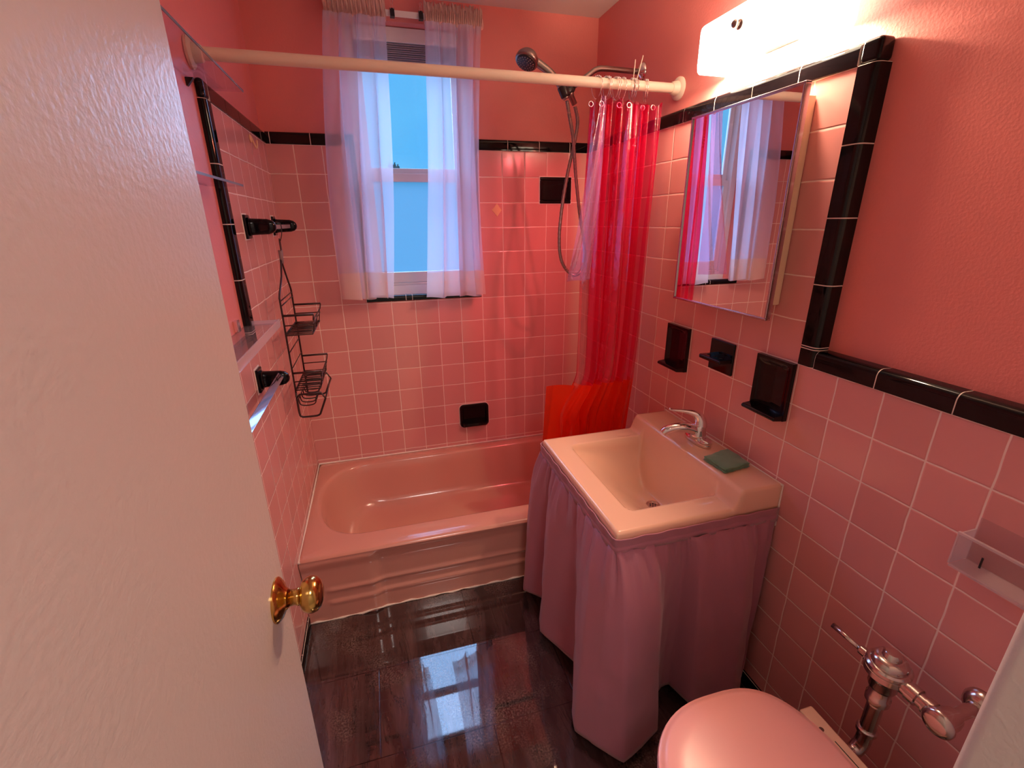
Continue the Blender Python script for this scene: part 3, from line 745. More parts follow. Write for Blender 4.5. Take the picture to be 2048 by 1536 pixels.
# ------------------------------------------------------------------ vanity light
def vanity():
    root = empty('vanity_light', (1.42, -1.2, 1.9)); tag(root, 'lit white glass vanity light above the mirrored cabinet', 'wall light')
    xw = X1; y0, y1, z0, z1, d = -1.295, -.908, 1.862, 1.972, 1.335
    MB().box(xw - .028, xw, -1.165, -1.045, 1.880, 1.962).build('wall_canopy', M['white'], root, bevel=.004)
    # wrap-round glass: open above and below, rounded ends
    r = .03; out = [(xw - .012, y1)]
    for k in range(7):
        a = PI / 2 * k / 6; out.append((d + r - r * math.sin(a), y1 - r + r * math.cos(a)))
    for k in range(7):
        a = PI / 2 * k / 6; out.append((d + r - r * math.cos(a), y0 + r - r * math.sin(a)))
    out.append((xw - .012, y0))
    rings = []
    for z, k in ((z0, .006), (z0 + .004, .002), (z0 + .014, 0), (z1 - .014, 0), (z1 - .004, .002), (z1, .006)):
        rings.append([(x + k, y, z) for x, y in out])
    MB().loft(rings, False).build('glass_shade', M['shade'], root, smooth=True, solid=.004, fix=False)
    for y in (-1.09,):
        kb = MB().lathe((d - .001, y, 1.925), (-1, 0, 0), [(0, .0115), (.003, .0125), (.006, .011), (.007, .005), (.012, .005), (.014, .009), (.020, .0095), (.024, .006)], 24)
        kb.build('finial', M['nickel'], root, smooth=True)
        MB().tube([(xw - .02, y, 1.925), (d, y, 1.925)], .004, 8).build('bracket_arm', M['nickel'], root)
    for y in (-.975, -1.225):
        MB().lathe((1.40, y, 1.925), (0, 1 if y > -1.2 else -1, 0), [(-.05, .014), (-.02, .015), (0, .02), (.02, .027), (.035, .024), (.045, .012)], 20).build('bulb', M['shade'], root, smooth=True)
        s_ = -1 if y > -1.2 else 1
        s_ *= .75
        MB().tube([(1.40, y + s_ * .045, 1.925), (1.40, y + s_ * .085, 1.925), (xw - .02, y + s_ * .085, 1.925)], .014, 10).build('bulb_socket', M['white'], root)
vanity()

# ------------------------------------------------------------------ black ceramic fittings on the right wall
def cup_holder(name, label, y0, y1, z0, z1, lip, grp=None):
    """concave ceramic plate with bottom lip"""
    root = empty(name, (W, (y0 + y1) / 2, z0)); tag(root, label, 'ceramic holder', grp)
    ny, nz = 20, 24; vs = []; fs = []
    for j in range(nz + 1):
        z = z0 + (z1 - z0) * j / nz
        for i in range(ny + 1):
            y = y0 + (y1 - y0) * i / ny; u = abs(2 * i / ny - 1); v = (z - z0) / (z1 - z0)
            e = 1 - max(sst((u - .72) / .2), sst((v - .86) / .08))
            vs.append((W - .014 + .012 * e * (1 - .4 * u) , y, z))
    for j in range(nz):
        for i in range(ny):
            a = j * (ny + 1) + i; fs.append((a, a + 1, a + ny + 2, a + ny + 1))
    n = len(vs); rim = [i for i in range(ny + 1)] + [j * (ny + 1) + ny for j in range(1, nz + 1)] + [nz * (ny + 1) + i for i in range(ny - 1, -1, -1)] + [j * (ny + 1) for j in range(nz - 1, 0, -1)]
    for k in rim: vs.append((W + .001, vs[k][1], vs[k][2]))
    m = len(rim)
    for q in range(m): fs.append((rim[q], rim[(q + 1) % m], n + (q + 1) % m, n + q))
    MB().add(vs, fs).build('back_plate', M['black'], root, auto=True)
    pf = [(W, z0 + .022), (W - .012, z0 + .018), (W - lip + .006, z0 + .015), (W - lip, z0 + .010), (W - lip + .003, z0 + .003), (W - .01, z0 - .001), (W, z0 - .001)]
    MB().prism(pf, 1, y0 + .001, y1 - .001).build('bottom_lip', M['black'], root, bevel=.003)
cup_holder('tumbler_holder', 'narrow black ceramic holder on the wall above the far end of the sink', -.930, -.808, .939, 1.097, .046)
cup_holder('tumbler_holder', 'wide black ceramic holder on the wall nearest the tall black trim', -1.3735, -1.250, .934, 1.097, .046)
def brush_holder():
    root = empty('toothbrush_holder', (W, -1.1, 1.0)); tag(root, 'small square black ceramic plate with a projecting shelf, between two holders', 'ceramic holder')
    MB().box(W - .008, W + .001, -1.151, -1.044, .993, 1.0945).build('back_plate', M['black'], root, bevel=.003)
    sh = MB().box(W - .052, W - .006, -1.147, -1.048, 1.032, 1.046)
    sh.build('shelf', M['black'], root, bevel=.004)
    b = MB()
    for y in (-1.125, -1.097, -1.07): b.lathe((W - .03, y, 1.0455), (0, 0, 1), [(0, .006), (.0012, .006)], 14)
    b.build('brush_hole', M['dark'], root)
brush_holder()

# back wall soap niche and soap dish
def niche():
    root = empty('soap_niche', (1.26, 0, 1.54)); tag(root, 'black ceramic soap recess high on the back wall beside the shower hose', 'soap holder')
    x0, x1, z0, z1 = 1.177, 1.337, 1.539, 1.657; f = .014
    b = MB()
    for q in ((x0, x1, z0, z0 + f), (x0, x1, z1 - f, z1), (x0, x0 + f, z0 + f, z1 - f), (x1 - f, x1, z0 + f, z1 - f)): b.box(q[0], q[1], -.009, .0, q[2], q[3])
    b.build('rim', M['black'], root, bevel=.003)
    MB().box(x0 + f, x1 - f, -.003, -.001, z0 + f, z1 - f).build('recess', M['black'], root)
    MB().box(x0 + f, x1 - f, -.012, -.003, z0 + f, z0 + f + .006).build('tray_lip', M['black'], root, bevel=.002)
    MB().box(x0 - .004, x1 + .004, -.0022, .0, z0 - .004, z1 + .004).build('grout', M['grout'], root)
niche()
def dish():
    root = empty('soap_dish', (.81, 0, .42)); tag(root, 'black ceramic soap dish low on the back wall over the tub', 'soap dish')
    x0, x1, z0, z1 = .735, .893, .405, .536
    def rr(ins, y, r=.022, n=6):
        pts = []
        for cx, cz, a0 in ((x1 - r, z1 - r, 0), (x0 + r, z1 - r, PI / 2), (x0 + r, z0 + r, PI), (x1 - r, z0 + r, 1.5 * PI)):
            for k in range(n + 1):
                a = a0 + PI / 2 * k / n; pts.append((cx + (r - ins) * math.cos(a), y, cz + (r - ins) * math.sin(a)))
        return pts
    MB().loft([rr(0, .0), rr(0, -.008), rr(.004, -.014), rr(.014, -.014), rr(.02, -.004)], True, True, True).build('dish_body', M['black'], root, auto=True)
    b = MB(); vs = []
    rings = []
    for y, zz in ((-.006, 0), (-.030, -.004), (-.042, 0), (-.046, .008), (-.042, .014), (-.034, .010), (-.02, .004), (-.006, .006)):
        rings.append([(x0 + .012 + (x1 - x0 - .024) * i / 12, y + .012 * abs(i / 6 - 1) ** 3 * (y < -.02), z0 + .018 + zz) for i in range(13)])
    MB().loft(rings + [rings[0]], False).build('tray_lip', M['black'], root, auto=True, solid=.002)
    MB().loft([rr(-.003, .0), rr(-.003, -.0025), rr(.006, -.0025)], True, True, True).build('grout', M['grout'], root)
dish()
tag(MB().prism([(.963, 1.539), (.985, 1.509), (.963, 1.481), (.937, 1.510)], 1, -.0025, -.0002).build('adhesive_patch', M['beige'], bevel=.0005), 'small tan diamond-shaped adhesive patch on the back wall tiles', 'adhesive patch')
hk = empty('wall_hook', (0, -.27, 1.73)); tag(hk, 'small beige hook near the top of the left wall tiles', 'hook')
MB().lathe((0.001, -.285, 1.742), (1, 0, 0), [(0, .014), (.003, .013), (.005, .008)], 20).build('hook_plate', M['beige'], hk, smooth=True)
MB().tube(cat_rom([(.004, -.285, 1.75), (.010, -.275, 1.725), (.012, -.262, 1.715), (.014, -.25, 1.724), (.014, -.244, 1.742)], 5), .003, 8).build('hook_prong', M['beige'], hk, smooth=True)

# ------------------------------------------------------------------ left wall: ceramic brackets, bars, caddy
def bracket(name, label, y, z, bar_y=None, s=1.0, grp=None):
    root = empty(name, (0, y, z)); tag(root, label, 'towel bar bracket', grp)
    MB().box(0, .010, y - .026, y + .026, z - .036, z + .036).build('base_plate', M['black'], root, bevel=.003)
    MB().box(-.0005, .002, y - .030, y + .030, z - .040, z + .040).build('grout', M['grout'], root)
    rings = []
    for x, hw, hh in ((.008, .021, .029), (.02, .016, .025), (.045, .014, .024), (.065, .014, .023), (.078, .013, .019), (.086, .010, .012), (.089, .004, .004)):
        rings.append([(x, y + hw * math.copysign(abs(math.cos(a)) ** .7, math.cos(a)), z + hh * math.copysign(abs(math.sin(a)) ** .7, math.sin(a))) for a in [2 * PI * k / 24 for k in range(24)]])
    MB().loft(rings, True, True, True).build('arm', M['black'], root, smooth=True)
    return root
bracket('towel_bar_bracket', 'nearer black ceramic bracket of the upper bar on the left wall', -.582, 1.450)
bracket('towel_bar_bracket', 'farther black ceramic bracket of the upper bar, close to the corner', -.135, 1.450)
bracket('towel_bar_bracket', 'black ceramic bracket holding the blue-reflecting towel bar, low on the left wall', -.782, 1.008)
bracket('towel_bar_bracket', 'black ceramic bracket of the low towel bar behind the door edge', -1.40, 1.008)
tag(MB().box(.052, .066, -.570, -.147, 1.441, 1.455).build('shower_bar', M['acrylic_rim'], bevel=.001), 'clear bar between the two upper black brackets', 'towel bar')
tag(MB().prism([(.064 + .014 * math.cos(a), 1.015 + .014 * math.sin(a)) for a in [math.radians(53 + 45 + 90 * k) for k in range(4)]], 1, -1.388, -.794).build('towel_bar', M['towelbar'], bevel=.001), 'shiny square towel bar reflecting blue sky beside the door', 'towel bar')

def caddy():
    x = .052; y0, y1 = -.530, -.282; yc = -.385; r = .0033
    root = empty('shower_caddy', (x, yc, .8)); tag(root, 'dark wire hanging shower caddy with three baskets on the left wall', 'shower caddy')
    MB().tube(cat_rom([(.048, yc + .005, 1.430), (.046, yc + .005, 1.455), (.056, yc + .005, 1.464), (.069, yc + .003, 1.458), (.070, yc + .003, 1.437), (.066, yc, 1.415), (.060, yc, 1.400)], 5), .0017, 8).build('hook', M['wire'], root, smooth=True)
    MB().tube([(x + .006, yc + .010 * math.cos(a), 1.385 + .023 * math.sin(a)) for a in [2 * PI * k / 24 for k in range(24)]], .0016, 6, closed=True).build('ring', M['wire'], root, smooth=True)
    MB().tube([(x + .003, yc, 1.368), (x + .002, yc, 1.322)], [.0075, .0065], 12).build('grip_sleeve', pbr('grey_rubber', (.28, .20, .21), .5), root, smooth=True)
    b = MB()
    b.tube(cat_rom([(x, yc - .003, 1.335), (x, yc - .045, 1.28), (x, y0 + .008, 1.225), (x, y0, 1.20), (x, y0, 1.1)], 5) + [(x, y0, .835)], r, 8)
    b.tube(cat_rom([(x, yc + .003, 1.335), (x, yc + .045, 1.28), (x, y1 - .008, 1.225), (x, y1, 1.20), (x, y1, 1.1)], 5) + [(x, y1, .835)], r, 8)
    for z in (1.205, 1.188, 1.09, 1.02, .96, .875, .835): b.tube([(x, y0, z), (x, y1, z)], .0021, 6)
    b.build('back_frame', M['wire'], root, smooth=True)
    def basket(zt, zb, dep, nm):
        b = MB(); xo = x + dep; xb = x + dep - .012
        b.tube([(x, y0, zt), (xo, y0, zt)], .0040, 8).tube([(x, y1, zt), (xo, y1, zt)], .0040, 8)
        b.tube([(xo, y0, zt), (xo - .004, y0 + .004, zt - .02), (xo - .004, y1 - .004, zt - .02), (xo, y1, zt)], .0023, 6)
        zm = (zt + zb) / 2
        b.tube([(x, y0, zm), (xb + .006, y0, zm), (xb + .006, y1, zm), (x, y1, zm)], .0021, 6)
        b.tube([(x, y0, zb), (xb, y0, zb), (xb, y1, zb), (x, y1, zb), (x, y0, zb)], .0025, 6)
        for yy in (y0 + .03, y1 - .03, (y0 + y1) / 2): b.tube([(xo - .003, yy, zt - .018), (xb, yy, zb)], .0021, 6)
        for i in range(1, 10): b.tube([(x, y0 + (y1 - y0) * i / 10, zb), (xb, y0 + (y1 - y0) * i / 10, zb)], .0023, 6)
        for i in (2, 4.5, 7):
            yy = y0 + (y1 - y0) * i / 9.5
            b.tube([(x + dep * .5 + .032 * math.copysign(abs(math.cos(a)) ** .5, math.cos(a)), yy + .009 * math.sin(a), zb + .001) for a in [2 * PI * k / 20 for k in range(20)]], .0018, 6, closed=True)
        b.build(nm, M['wire'], root, smooth=True)
    basket(1.155, 1.085, .100, 'wire_basket'); basket(.945, .880, .098, 'wire_basket')
    # bottom soap tray with angled side loops
    b = MB(); z = .800
    for y in (y0, y1):
        b.tube(cat_rom([(x, y, .87), (x, y, .79), (x + .006, y, .775), (x + .02, y, .772), (x + .06, y, .772), (x + .072, y, .778)], 3) + [(x + .098, y, .838), (x + .085, y, .862), (x + .01, y, .862), (x, y, .85)], .0038, 8)
    b.tube([(x + .098, y0, .838), (x + .098, y1, .838)], .0026, 8)
    for i in range(6):
        yy = y0 + .03 + (y1 - y0 - .06) * i / 5; b.tube(cat_rom([(x, yy, .835), (x + .004, yy, .812), (x + .03, yy, .806), (x + .055, yy, .812), (x + .062, yy, .835)], 4), .0023, 6)
    b.tube([(x + .062, y0, .836), (x + .062, y1, .836)], .0021, 6)
    b.build('soap_tray', M['wire'], root, smooth=True)
caddy()

# glass and acrylic shelves on the left wall
def glass_shelf(label, yn, yf, xf, z, grp='glass shelves on the left wall'):
    root = empty('glass_shelf', (X0, (yn + yf) / 2, z)); tag(root, label, 'shelf')
    MB().box(X0 + .002, xf - .0015, yn, yf - .001, z - .0026, z + .0026).build('glass_plate', M['shelfglass'], root)
    MB().box(xf - .0015, xf, yn, yf, z - .0027, z + .0027).build('front_edge', M['glassedge'], root)
    for y in (yf - .125, yn + .1): MB().prism([(X0, z - .003), (X0 + .018, z - .003), (X0 + .016, z - .007), (X0 + .003, z - .022), (X0, z - .022)], 1, y - .005, y + .005).build('bracket', M['blackplastic'], root, bevel=.001)
glass_shelf('clear glass shelf high on the left wall beside the door, topmost', -1.36, -.700, .084, 1.797)
glass_shelf('clear glass shelf at eye level on the left wall, below the topmost', -1.36, -.835, .070, 1.553)
ac = empty('acrylic_shelf', (X0, -1.0, 1.17)); tag(ac, 'clear acrylic shelf with raised lip on the left wall above the towel bar', 'shelf')
MB().box(X0 + .002, .078, -1.36, -.745, 1.168, 1.172).build('shelf_plate', M['acrylic'], ac)
MB().box(.078, .082, -1.36, -.742, 1.160, 1.184).build('front_lip', M['acrylic_rim'], ac, bevel=.001)
MB().box(X0 + .002, .078, -.745, -.742, 1.168, 1.182).build('end_lip', M['acrylic_rim'], ac)
MB().box(X0, X0 + .012, -.86, -.835, 1.172, 1.205).build('clip', M['chrome'], ac, bevel=.002)

# ------------------------------------------------------------------ shower rod, curtain, rings
RA, RB = Vector((X0, -.762, 1.862)), Vector((X1, -.662, 1.888))
rodroot = empty('shower_rod', (.7, -.71, 1.875)); tag(rodroot, 'cream white shower curtain rod spanning the tub', 'shower rod')
dr_ = (RB - RA).normalized()
MB().tube([RA + dr_ * .01, RB - dr_ * .01], .0152, 24).build('rod_tube', M['rod'], rodroot, auto=True)
for p, d, nm in ((RA, dr_, 0), (RB, -dr_, 1)):
    MB().lathe(p, d, [(0, .036), (.006, .036), (.010, .032), (.012, .023), (.030, .020), (.034, .0165)], 32).build('wall_flange', M['rod'], rodroot, auto=True)
def rod_at(x): return RA + dr_ * ((x - RA.x) / dr_.x)

def shower_curtain():
    root = empty('shower_curtain', (1.25, -.68, .35)); tag(root, 'translucent hot pink vinyl shower curtain bunched at the right', 'shower curtain')
    nu, nz = 260, 70; ztop = 1.842; zbot = .13
    # plan curve at the top (tight pleats) and lower down
    def plan(u, z):
        t = (ztop - z) / (ztop - zbot)
        xl = 1.130 - .012 * math.sin(PI * min(1, t * 1.6)) - .085 * sst((t - .56) / .12) ; xr = 1.372 - .03 * t
        xl += -.0 * t
        f = 5.0
        amp = .026 + .014 * math.sin(PI * min(1, t * 1.3))
        w = math.sin(2 * PI * f * u + .6 * math.sin(4 * t)) * amp + .010 * math.sin(2 * PI * 17 * u + 2 * t) * (1 - .5 * t)
        x = xl + (xr - xl) * u + .016 * math.cos(2 * PI * f * u + .8 + .5 * t)
        y = rod_at(x).y + w - .0 + .01
        y = y + .045 * sst((1.1 - z) / .7)
        return x, y
    def sheet(z0, z1, n, nm, mat, top=False):
        vs = []; fs = []
        for j in range(n + 1):
            z = z0 + (z1 - z0) * j / n
            for i in range(nu + 1):
                u = i / nu; x, y = plan(u, z); zz = z
                if top and j < 4: zz = z - (.010 + .008 * math.sin(2 * PI * 11 * u)) * (1 - j / 4)
                vs.append((x, y, zz))
        for j in range(n):
            for i in range(nu):
                a = j * (nu + 1) + i; fs.append((a, a + 1, a + nu + 2, a + nu + 1))
        return MB().add(vs, fs).build(nm, mat, root, smooth=True, fix=False)
    sheet(ztop, .835, nz, 'vinyl_sheet', M['vinyl'], True)
    sheet(.8348, .325, 30, 'lower_sheet', M['vinyl_hem'])
    # loose front corner swung to the left at the top
    vs = []; fs = []
    for j in range(41):
        t = j / 40; z = ztop - .006 - t * .58
        xa = 1.128 - .105 * t ** 1.15; xb = 1.158 - .03 * t
        for i in range(13):
            u = i / 12; vs.append((xa + (xb - xa) * u, -.735 + .008 * math.sin(9 * u + 5 * t) + .02 * u, z))
    for j in range(40):
        for i in range(12):
            a = j * 13 + i; fs.append((a, a + 1, a + 14, a + 13))
    MB().add(vs, fs).build('clear_liner_edge', M['liner'], root, smooth=True, fix=False)
    # lower flap spread to the left over the tub
    vs = []; fs = []
    for j in range(31):
        t = j / 30; z = .838 - t * .50 - 0
        for i in range(25):
            u = i / 24; x = .985 - .02 * t + (.20) * u; zz = z - .022 * u * (1 - t)
            vs.append((x, -.655 + .014 * math.sin(5 * u + 1.2 * t) + .02 * u, zz))
    for j in range(30):
        for i in range(24):
            a = j * 25 + i; fs.append((a, a + 1, a + 26, a + 25))
    MB().add(vs, fs).build('side_flap', M['vinyl_hem'], root, smooth=True, fix=False)
    for i in range(8):
        x = 1.118 + i * .033; MB().tube([(x + .008 * math.cos(a), plan(min(1, max(0, (x - 1.12) / .25)), ztop)[1] - .003, 1.822 + .008 * math.sin(a)) for a in [2 * PI * k / 14 for k in range(14)]], .0014, 6, closed=True).build('grommet', M['chrome'], root, smooth=True)
shower_curtain()
def curtain_ring():
    root = empty('curtain_ring', (0, 0, 0))
    pts = []
    for k in range(30):
        a = -PI * .5 + 2 * PI * k / 29 * .93; pts.append((0.0, .0225 * math.cos(a), .0225 * math.sin(a) + (-.020 * max(0, -math.sin(a)) ** 2)))
    MB().tube(pts, .0011, 6).build('wire_loop', M['chrome'], root, smooth=True)
    b = MB()
    for a in (.95, 1.25, 1.57, 1.9, 2.2): b.lathe((0, .0225 * math.cos(a) - 0, .0225 * math.sin(a) - .0032), (0, 0, 1), [(0, .0005), (.001, .0026), (.0032, .0034), (.0054, .0026), (.0064, .0005)], 10)
    b.build('roller_beads', M['chrome'], root, smooth=True)
    return root
def copy_tree(o):
    c = o.copy(); COL.objects.link(c)
    for ch in o.children:
        d = ch.copy(); COL.objects.link(d); d.parent = c
    return c
ring0 = curtain_ring(); xs = [1.133, 1.165, 1.172, 1.200, 1.208, 1.229, 1.262, 1.268, 1.276, 1.317, 1.324]
for i, x in enumerate(xs):
    o = ring0 if i == 0 else copy_tree(ring0)
    o.location = rod_at(x) + Vector((0, 0, -.004)); o.rotation_euler = (0, 0, random.uniform(-.35, .35) + (.25 if i == 0 else 0))
    if i == 0: tag(o, 'thin chrome curtain ring at the left end of the bunched pink curtain', 'curtain ring', 'curtain rings on the shower rod')
    else: tag(o, 'chrome roller curtain ring in the cluster over the pink shower curtain', 'curtain ring', 'curtain rings on the shower rod')

for (xa, za), (xb, zb_), lab in (((1.282, 1.897), (1.300, 1.972), 'opened curtain ring whose straight wire sticks up highest above the rod'), ((1.268, 1.895), (1.272, 1.958), 'opened curtain ring with shorter upright wire beside the shower arm plate')):
    r = empty('curtain_ring', (xa, rod_at(xa).y, 1.89)); tag(r, lab, 'curtain ring', 'opened curtain rings')
    yy = rod_at(xa).y
    MB().tube([(xa + .001, yy + .0175 * math.cos(a), rod_at(xa).z + .0175 * math.sin(a)) for a in [PI * .5 + 2 * PI * .8 * k / 20 for k in range(21)]], .0012, 6).build('wire_loop', M['chrome'], r, smooth=True)
    MB().tube([(xa + .001, yy, rod_at(xa).z + .0175), (xb, yy, zb_)], .0016, 8).build('straight_wire', M['rod'], r, smooth=True)
# ------------------------------------------------------------------ shower head, arm, hose
def shower():
    root = empty('hand_shower', (1.2, -.4, 1.9)); tag(root, 'nickel hand shower on a wall arm above the tub', 'shower head')
    Y = -.40
    MB().lathe((X1, Y, 2.004), (-1, 0, 0), [(0, .034), (.004, .034), (.012, .026), (.018, .014), (.02, .012)], 28).build('wall_flange', M['chrome'], root, smooth=True)
    MB().tube([(X1 - .01, Y, 2.004)] + cat_rom([(1.40, Y, 2.004), (1.30, Y, 2.005), (1.262, Y, 2.000), (1.225, Y, 1.977), (1.150, Y, 1.925)], 6), .0098, 14).build('shower_arm', M['nickel'], root, smooth=True)
    MB().lathe((1.168, Y, 1.936), (-.8, 0, -.6), [(0, .013), (.012, .017), (.03, .018), (.042, .014)], 16).build('swivel_nut', M['blackplastic'], root, smooth=True)
    # cradle
    MB().lathe((1.117, Y - .012, 1.935), (.42, 0, -.78), [(0, .017), (.004, .019), (.036, .019), (.040, .016)], 18).build('cradle', M['blackplastic'], root, smooth=True)
    MB().lathe((1.150, Y, 1.925), (.5, 0, -.85), [(0, .014), (.02, .014), (.022, .011), (.052, .011), (.054, .008)], 14).build('hose_outlet', M['nickel'], root, smooth=True)
    # handle from cradle up to head
    pts = cat_rom([(1.138, Y - .012, 1.893), (1.112, Y - .012, 1.935), (1.075, Y - .010, 1.972), (1.035, Y - .008, 1.997), (1.005, Y - .006, 2.012)], 6)
    rr = [.0115 + .0035 * (i / (len(pts) - 1)) for i in range(len(pts))]
    MB().tube(pts, rr, 16).build('handle', M['nickel'], root, smooth=True)
    ax = Vector((-.42, -.30, -.86)).normalized(); c = Vector((.990, Y - .006, 2.028))
    MB().lathe(c, ax, [(-.008, .004), (-.005, .02), (.002, .032), (.014, .040), (.026, .0425), (.032, .041), (.034, .037)], 36).build('head_shell', M['nickel'], root, smooth=True)
    MB().lathe(c, ax, [(.030, .037), (.0375, .0355), (.039, .030), (.0392, .001)], 36).build('spray_face', M['blackplastic'], root, auto=True)
    b = MB(); a1 = ax.orthogonal().normalized(); a2 = ax.cross(a1)
    for n_, rr_ in ((6, .010), (12, .020), (18, .029)):
        for k in range(n_):
            a = 2 * PI * k / n_; b.lathe(c + ax * .038 + (a1 * math.cos(a) + a2 * math.sin(a)) * rr_, ax, [(0, .0019), (.003, .0014)], 6)
    b.build('nozzles', pbr('grey_nozzle', (.32, .26, .27), .5), root)
    h = cat_rom([(1.140, Y - .012, 1.888), (1.150, Y - .014, 1.84), (1.166, Y - .016, 1.77), (1.178, Y - .01, 1.70), (1.192, Y, 1.62), (1.215, Y, 1.48), (1.240, Y, 1.36), (1.240, Y, 1.28), (1.210, Y, 1.238), (1.168, Y, 1.255), (1.135, Y, 1.31), (1.126, Y, 1.40), (1.138, Y + .005, 1.52), (1.160, Y + .01, 1.64), (1.182, Y + .008, 1.74), (1.192, Y + .002, 1.82), (1.178, Y, 1.873)], 12)
    rr = [.0062 + .0009 * (i % 2) for i in range(len(h))]
    MB().tube(h, rr, 10).build('hose', M['nickel'], root, smooth=False)
shower()

# ------------------------------------------------------------------ door
def door():
    root = struct(empty('door_1', (.17, -2.24, 0)), 'open white painted door filling the left of the view, brass knob', 'door')
    E_ = Vector((.194, -1.628, 0)); d = Vector((.04, .9992, 0)).normalized(); n = Vector((d.y, -d.x, 0)); L = .61; th = .035
    vs = []
    for z in (.012, 2.03):
        for p in (E_, E_ - d * L, E_ - d * L - n * th, E_ - n * th): vs.append((p.x, p.y, z))
    MB().add(vs, [(0, 1, 2, 3), (7, 6, 5, 4), (0, 4, 5, 1), (1, 5, 6, 2), (2, 6, 7, 3), (3, 7, 4, 0)]).build('door_slab', M['door'], root, bevel=.002)
    k0 = E_ - d * .046; k0 = Vector((k0.x, k0.y, .935))
    kb = MB().lathe(k0, n, [(0, .0325), (.0022, .0325), (.004, .031), (.008, .026), (.012, .017), (.0155, .014)], 40).build('knob_rose', M['brass'], root, auto=True)
    MB().lathe(k0, n, [(.014, .0125), (.026, .0115), (.028, .013), (.031, .013), (.033, .011)], 32).build('knob_neck', M['brass'], root, smooth=True)
    MB().lathe(k0, n, [(.032, .011), (.034, .018), (.038, .0235), (.044, .0262), (.050, .0265), (.056, .0245), (.061, .019), (.064, .011), (.065, .002)], 40).build('knob', M['brass'], root, smooth=True)
    q = E_ - n * (th / 2); MB().box(q.x - .011, q.x + .011, q.y - .0005, q.y + .0014, .90, .97).build('latch_plate', M['brass'], root)
door()

# ------------------------------------------------------------------ toilet
def toilet():
    root = empty('toilet', (1.0, -1.86, 0)); tag(root, 'pink toilet with its lid closed at the bottom right', 'toilet')
    yc = -1.862; xf, xh = .802, 1.196
    def outline(s=1, z=0, dx=0, n=64):
        out = []
        for k in range(n):
            a = 2 * PI * k / n; c, si = math.cos(a), math.sin(a)
            ex = 2.2
            x = 1.005 + dx + (.203 if c < 0 else .195) * s * math.copysign(abs(c) ** (2 / (ex if c < 0 else 3.4)), c)
            y = yc + .191 * s * math.copysign(abs(si) ** (2 / 2.15), si)
            out.append((x, y, z))
        return out
    lid = MB().loft([outline(.96, .414), outline(.995, .417), outline(1.0, .424), outline(.99, .431), outline(.955, .434), outline(.945, .437), outline(.90, .441), outline(.7, .444), outline(.3, .446)], True, True, True)
    lid.build('lid', M['seat'], root, auto=True)
    MB().loft([outline(.955, .388), outline(.985, .391), outline(.99, .402), outline(.975, .412), outline(.6, .413)], True, False, True).build('seat', M['seat'], root, smooth=True)
    MB().box(1.190, 1.226, yc - .17, yc + .108, .392, .4255).build('seat_hinge_bar', M['seatbar'], root, bevel=.005)
    MB().box(1.2045, 1.2065, -1.935, -1.830, .4255, .4259).build('hinge_mark', M['dark'], root)
    MB().lathe((1.200, -1.803, .4255), (0, 0, 1), [(0, .005), (.0004, .005)], 14).build('hinge_stain', pbr('brown_stain', (.12, .04, .03), .6), root)
    MB().loft([outline(.92, .387, .02), outline(.94, .36, .02), outline(.86, .28, .03), outline(.66, .18, .06), outline(.60, .08, .08), outline(.68, .02, .08), outline(.70, 0.001, .08)][::-1], True, True, True).build('bowl', M['tub'], root, smooth=True)
    MB().box(1.13, 1.232, yc - .09, yc + .09, .30, .386).build('bowl_shelf', M['tub'], root, bevel=.02, seg=4)
toilet()

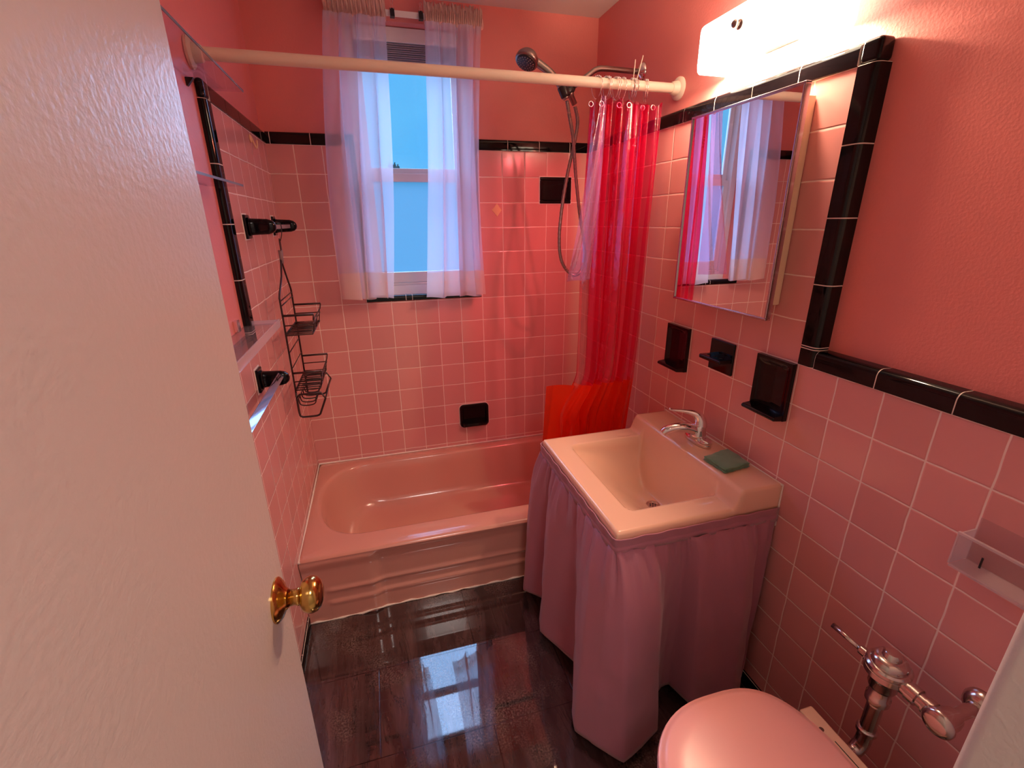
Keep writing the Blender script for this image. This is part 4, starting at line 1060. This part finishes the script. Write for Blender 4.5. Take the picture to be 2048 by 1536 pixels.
def flush():
    x, y = 1.322, -1.815
    root = empty('flush_valve', (x, y, .3)); tag(root, 'worn chrome flush valve with lever beside the toilet', 'flush valve')
    m = M['old_chrome']
    MB().lathe((x, y, .522), (0, 0, 1), [(0, .024), (.006, .026), (.022, .026), (.030, .030), (.036, .036), (.040, .0405), (.052, .0405), (.053, .0385), (.055, .0385), (.056, .0405), (.062, .0405), (.066, .037), (.0665, .0335), (.074, .0325), (.080, .028), (.083, .021), (.0835, .0175), (.092, .0165), (.096, .013), (.097, .004)], 40).build('valve_body', m, root, auto=True)
    MB().lathe((x, y, .478), (0, 0, 1), [(0, .019), (.004, .0225), (.018, .0225), (.022, .020), (.045, .020)], 30).build('union_nut', m, root, auto=True)
    MB().tube(cat_rom([(x, y, .48), (x, y, .40), (x, y, .365), (x - .004, y, .348), (x - .018, y, .334), (x - .04, y, .330), (x - .085, y, .330)], 5), .0155, 18).build('flush_pipe', m, root, smooth=True)
    MB().lathe((x, y, .385), (0, 0, 1), [(0, .0175), (.003, .020), (.012, .020), (.015, .0175)], 26).build('pipe_collar', m, root, auto=True)
    # lever points away from the camera
    ha = Vector((-.10, .97, .06)).normalized()
    MB().lathe(Vector((x, y, .566)) + ha * .028, ha, [(0, .014), (.012, .014), (.014, .0105), (.026, .010), (.028, .0075)], 18).build('lever_socket', m, root, auto=True)
    MB().tube([Vector((x, y, .566)) + ha * .054, Vector((x, y, .568)) + ha * .118], [.0052, .0062], 12).build('lever', m, root, smooth=True)
    # side outlet toward the stop
    MB().lathe((x, y, .548 + .018), (0, -1, 0), [(.018, .017), (.044, .017), (.045, .019), (.062, .019), (.064, .015), (.074, .015), (.075, .018), (.088, .018), (.09, .015), (.105, .015)], 26).build('outlet_tube', m, root, auto=True)
    st = Vector((x - .012, y - .108, .572))
    MB().lathe(st + Vector((.018, 0, 0)), (-1, -.0, -.0), [(-.012, .018), (0, .021), (.02, .022), (.024, .027), (.030, .027), (.034, .024), (.038, .018), (.0385, .006)], 28).build('stop_valve', m, root, auto=True)
    MB().tube([st + Vector((.02, 0, 0)), (W - .03, st.y, st.z), (W, st.y, st.z)], .012, 14).build('supply_pipe', m, root)
    MB().lathe((W, st.y, st.z), (-1, 0, 0), [(0, .030), (.006, .030), (.016, .026), (.022, .018), (.024, .013)], 28).build('wall_flange', m, root, smooth=True)
flush()

# clear acrylic holder on the right wall beside the doorway
def tray():
    root = empty('acrylic_holder', (W, -1.9, .85)); tag(root, 'clear acrylic wall holder beside the doorway on the right wall', 'holder')
    y1 = -1.822
    b = MB(); b.box(W - .050, W - .001, y1 - .003, y1, .838, .905)
    b.build('end_plate', M['acrylic_rim'], root, bevel=.001)
    MB().box(W - .050, W - .047, y1 - .25, y1 - .003, .838, .905).build('front_plate', M['acrylic'], root)
    MB().box(W - .051, W - .001, y1 - .25, y1 - .003, .834, .838).build('bottom_plate', M['acrylic_rim'], root)
    MB().box(W - .052, W - .046, y1 - .25, y1 - .001, .905, .909).build('top_rim', M['acrylic_rim'], root)
    MB().box(W - .004, W - .001, y1 - .25, y1 - .003, .838, .93).build('back_plate', M['acrylic'], root)
    MB().box(W - .0512, W - .0501, y1 - .047, y1 - .044, .862, .884).build('printed_mark', M['dark'], root)
tray()
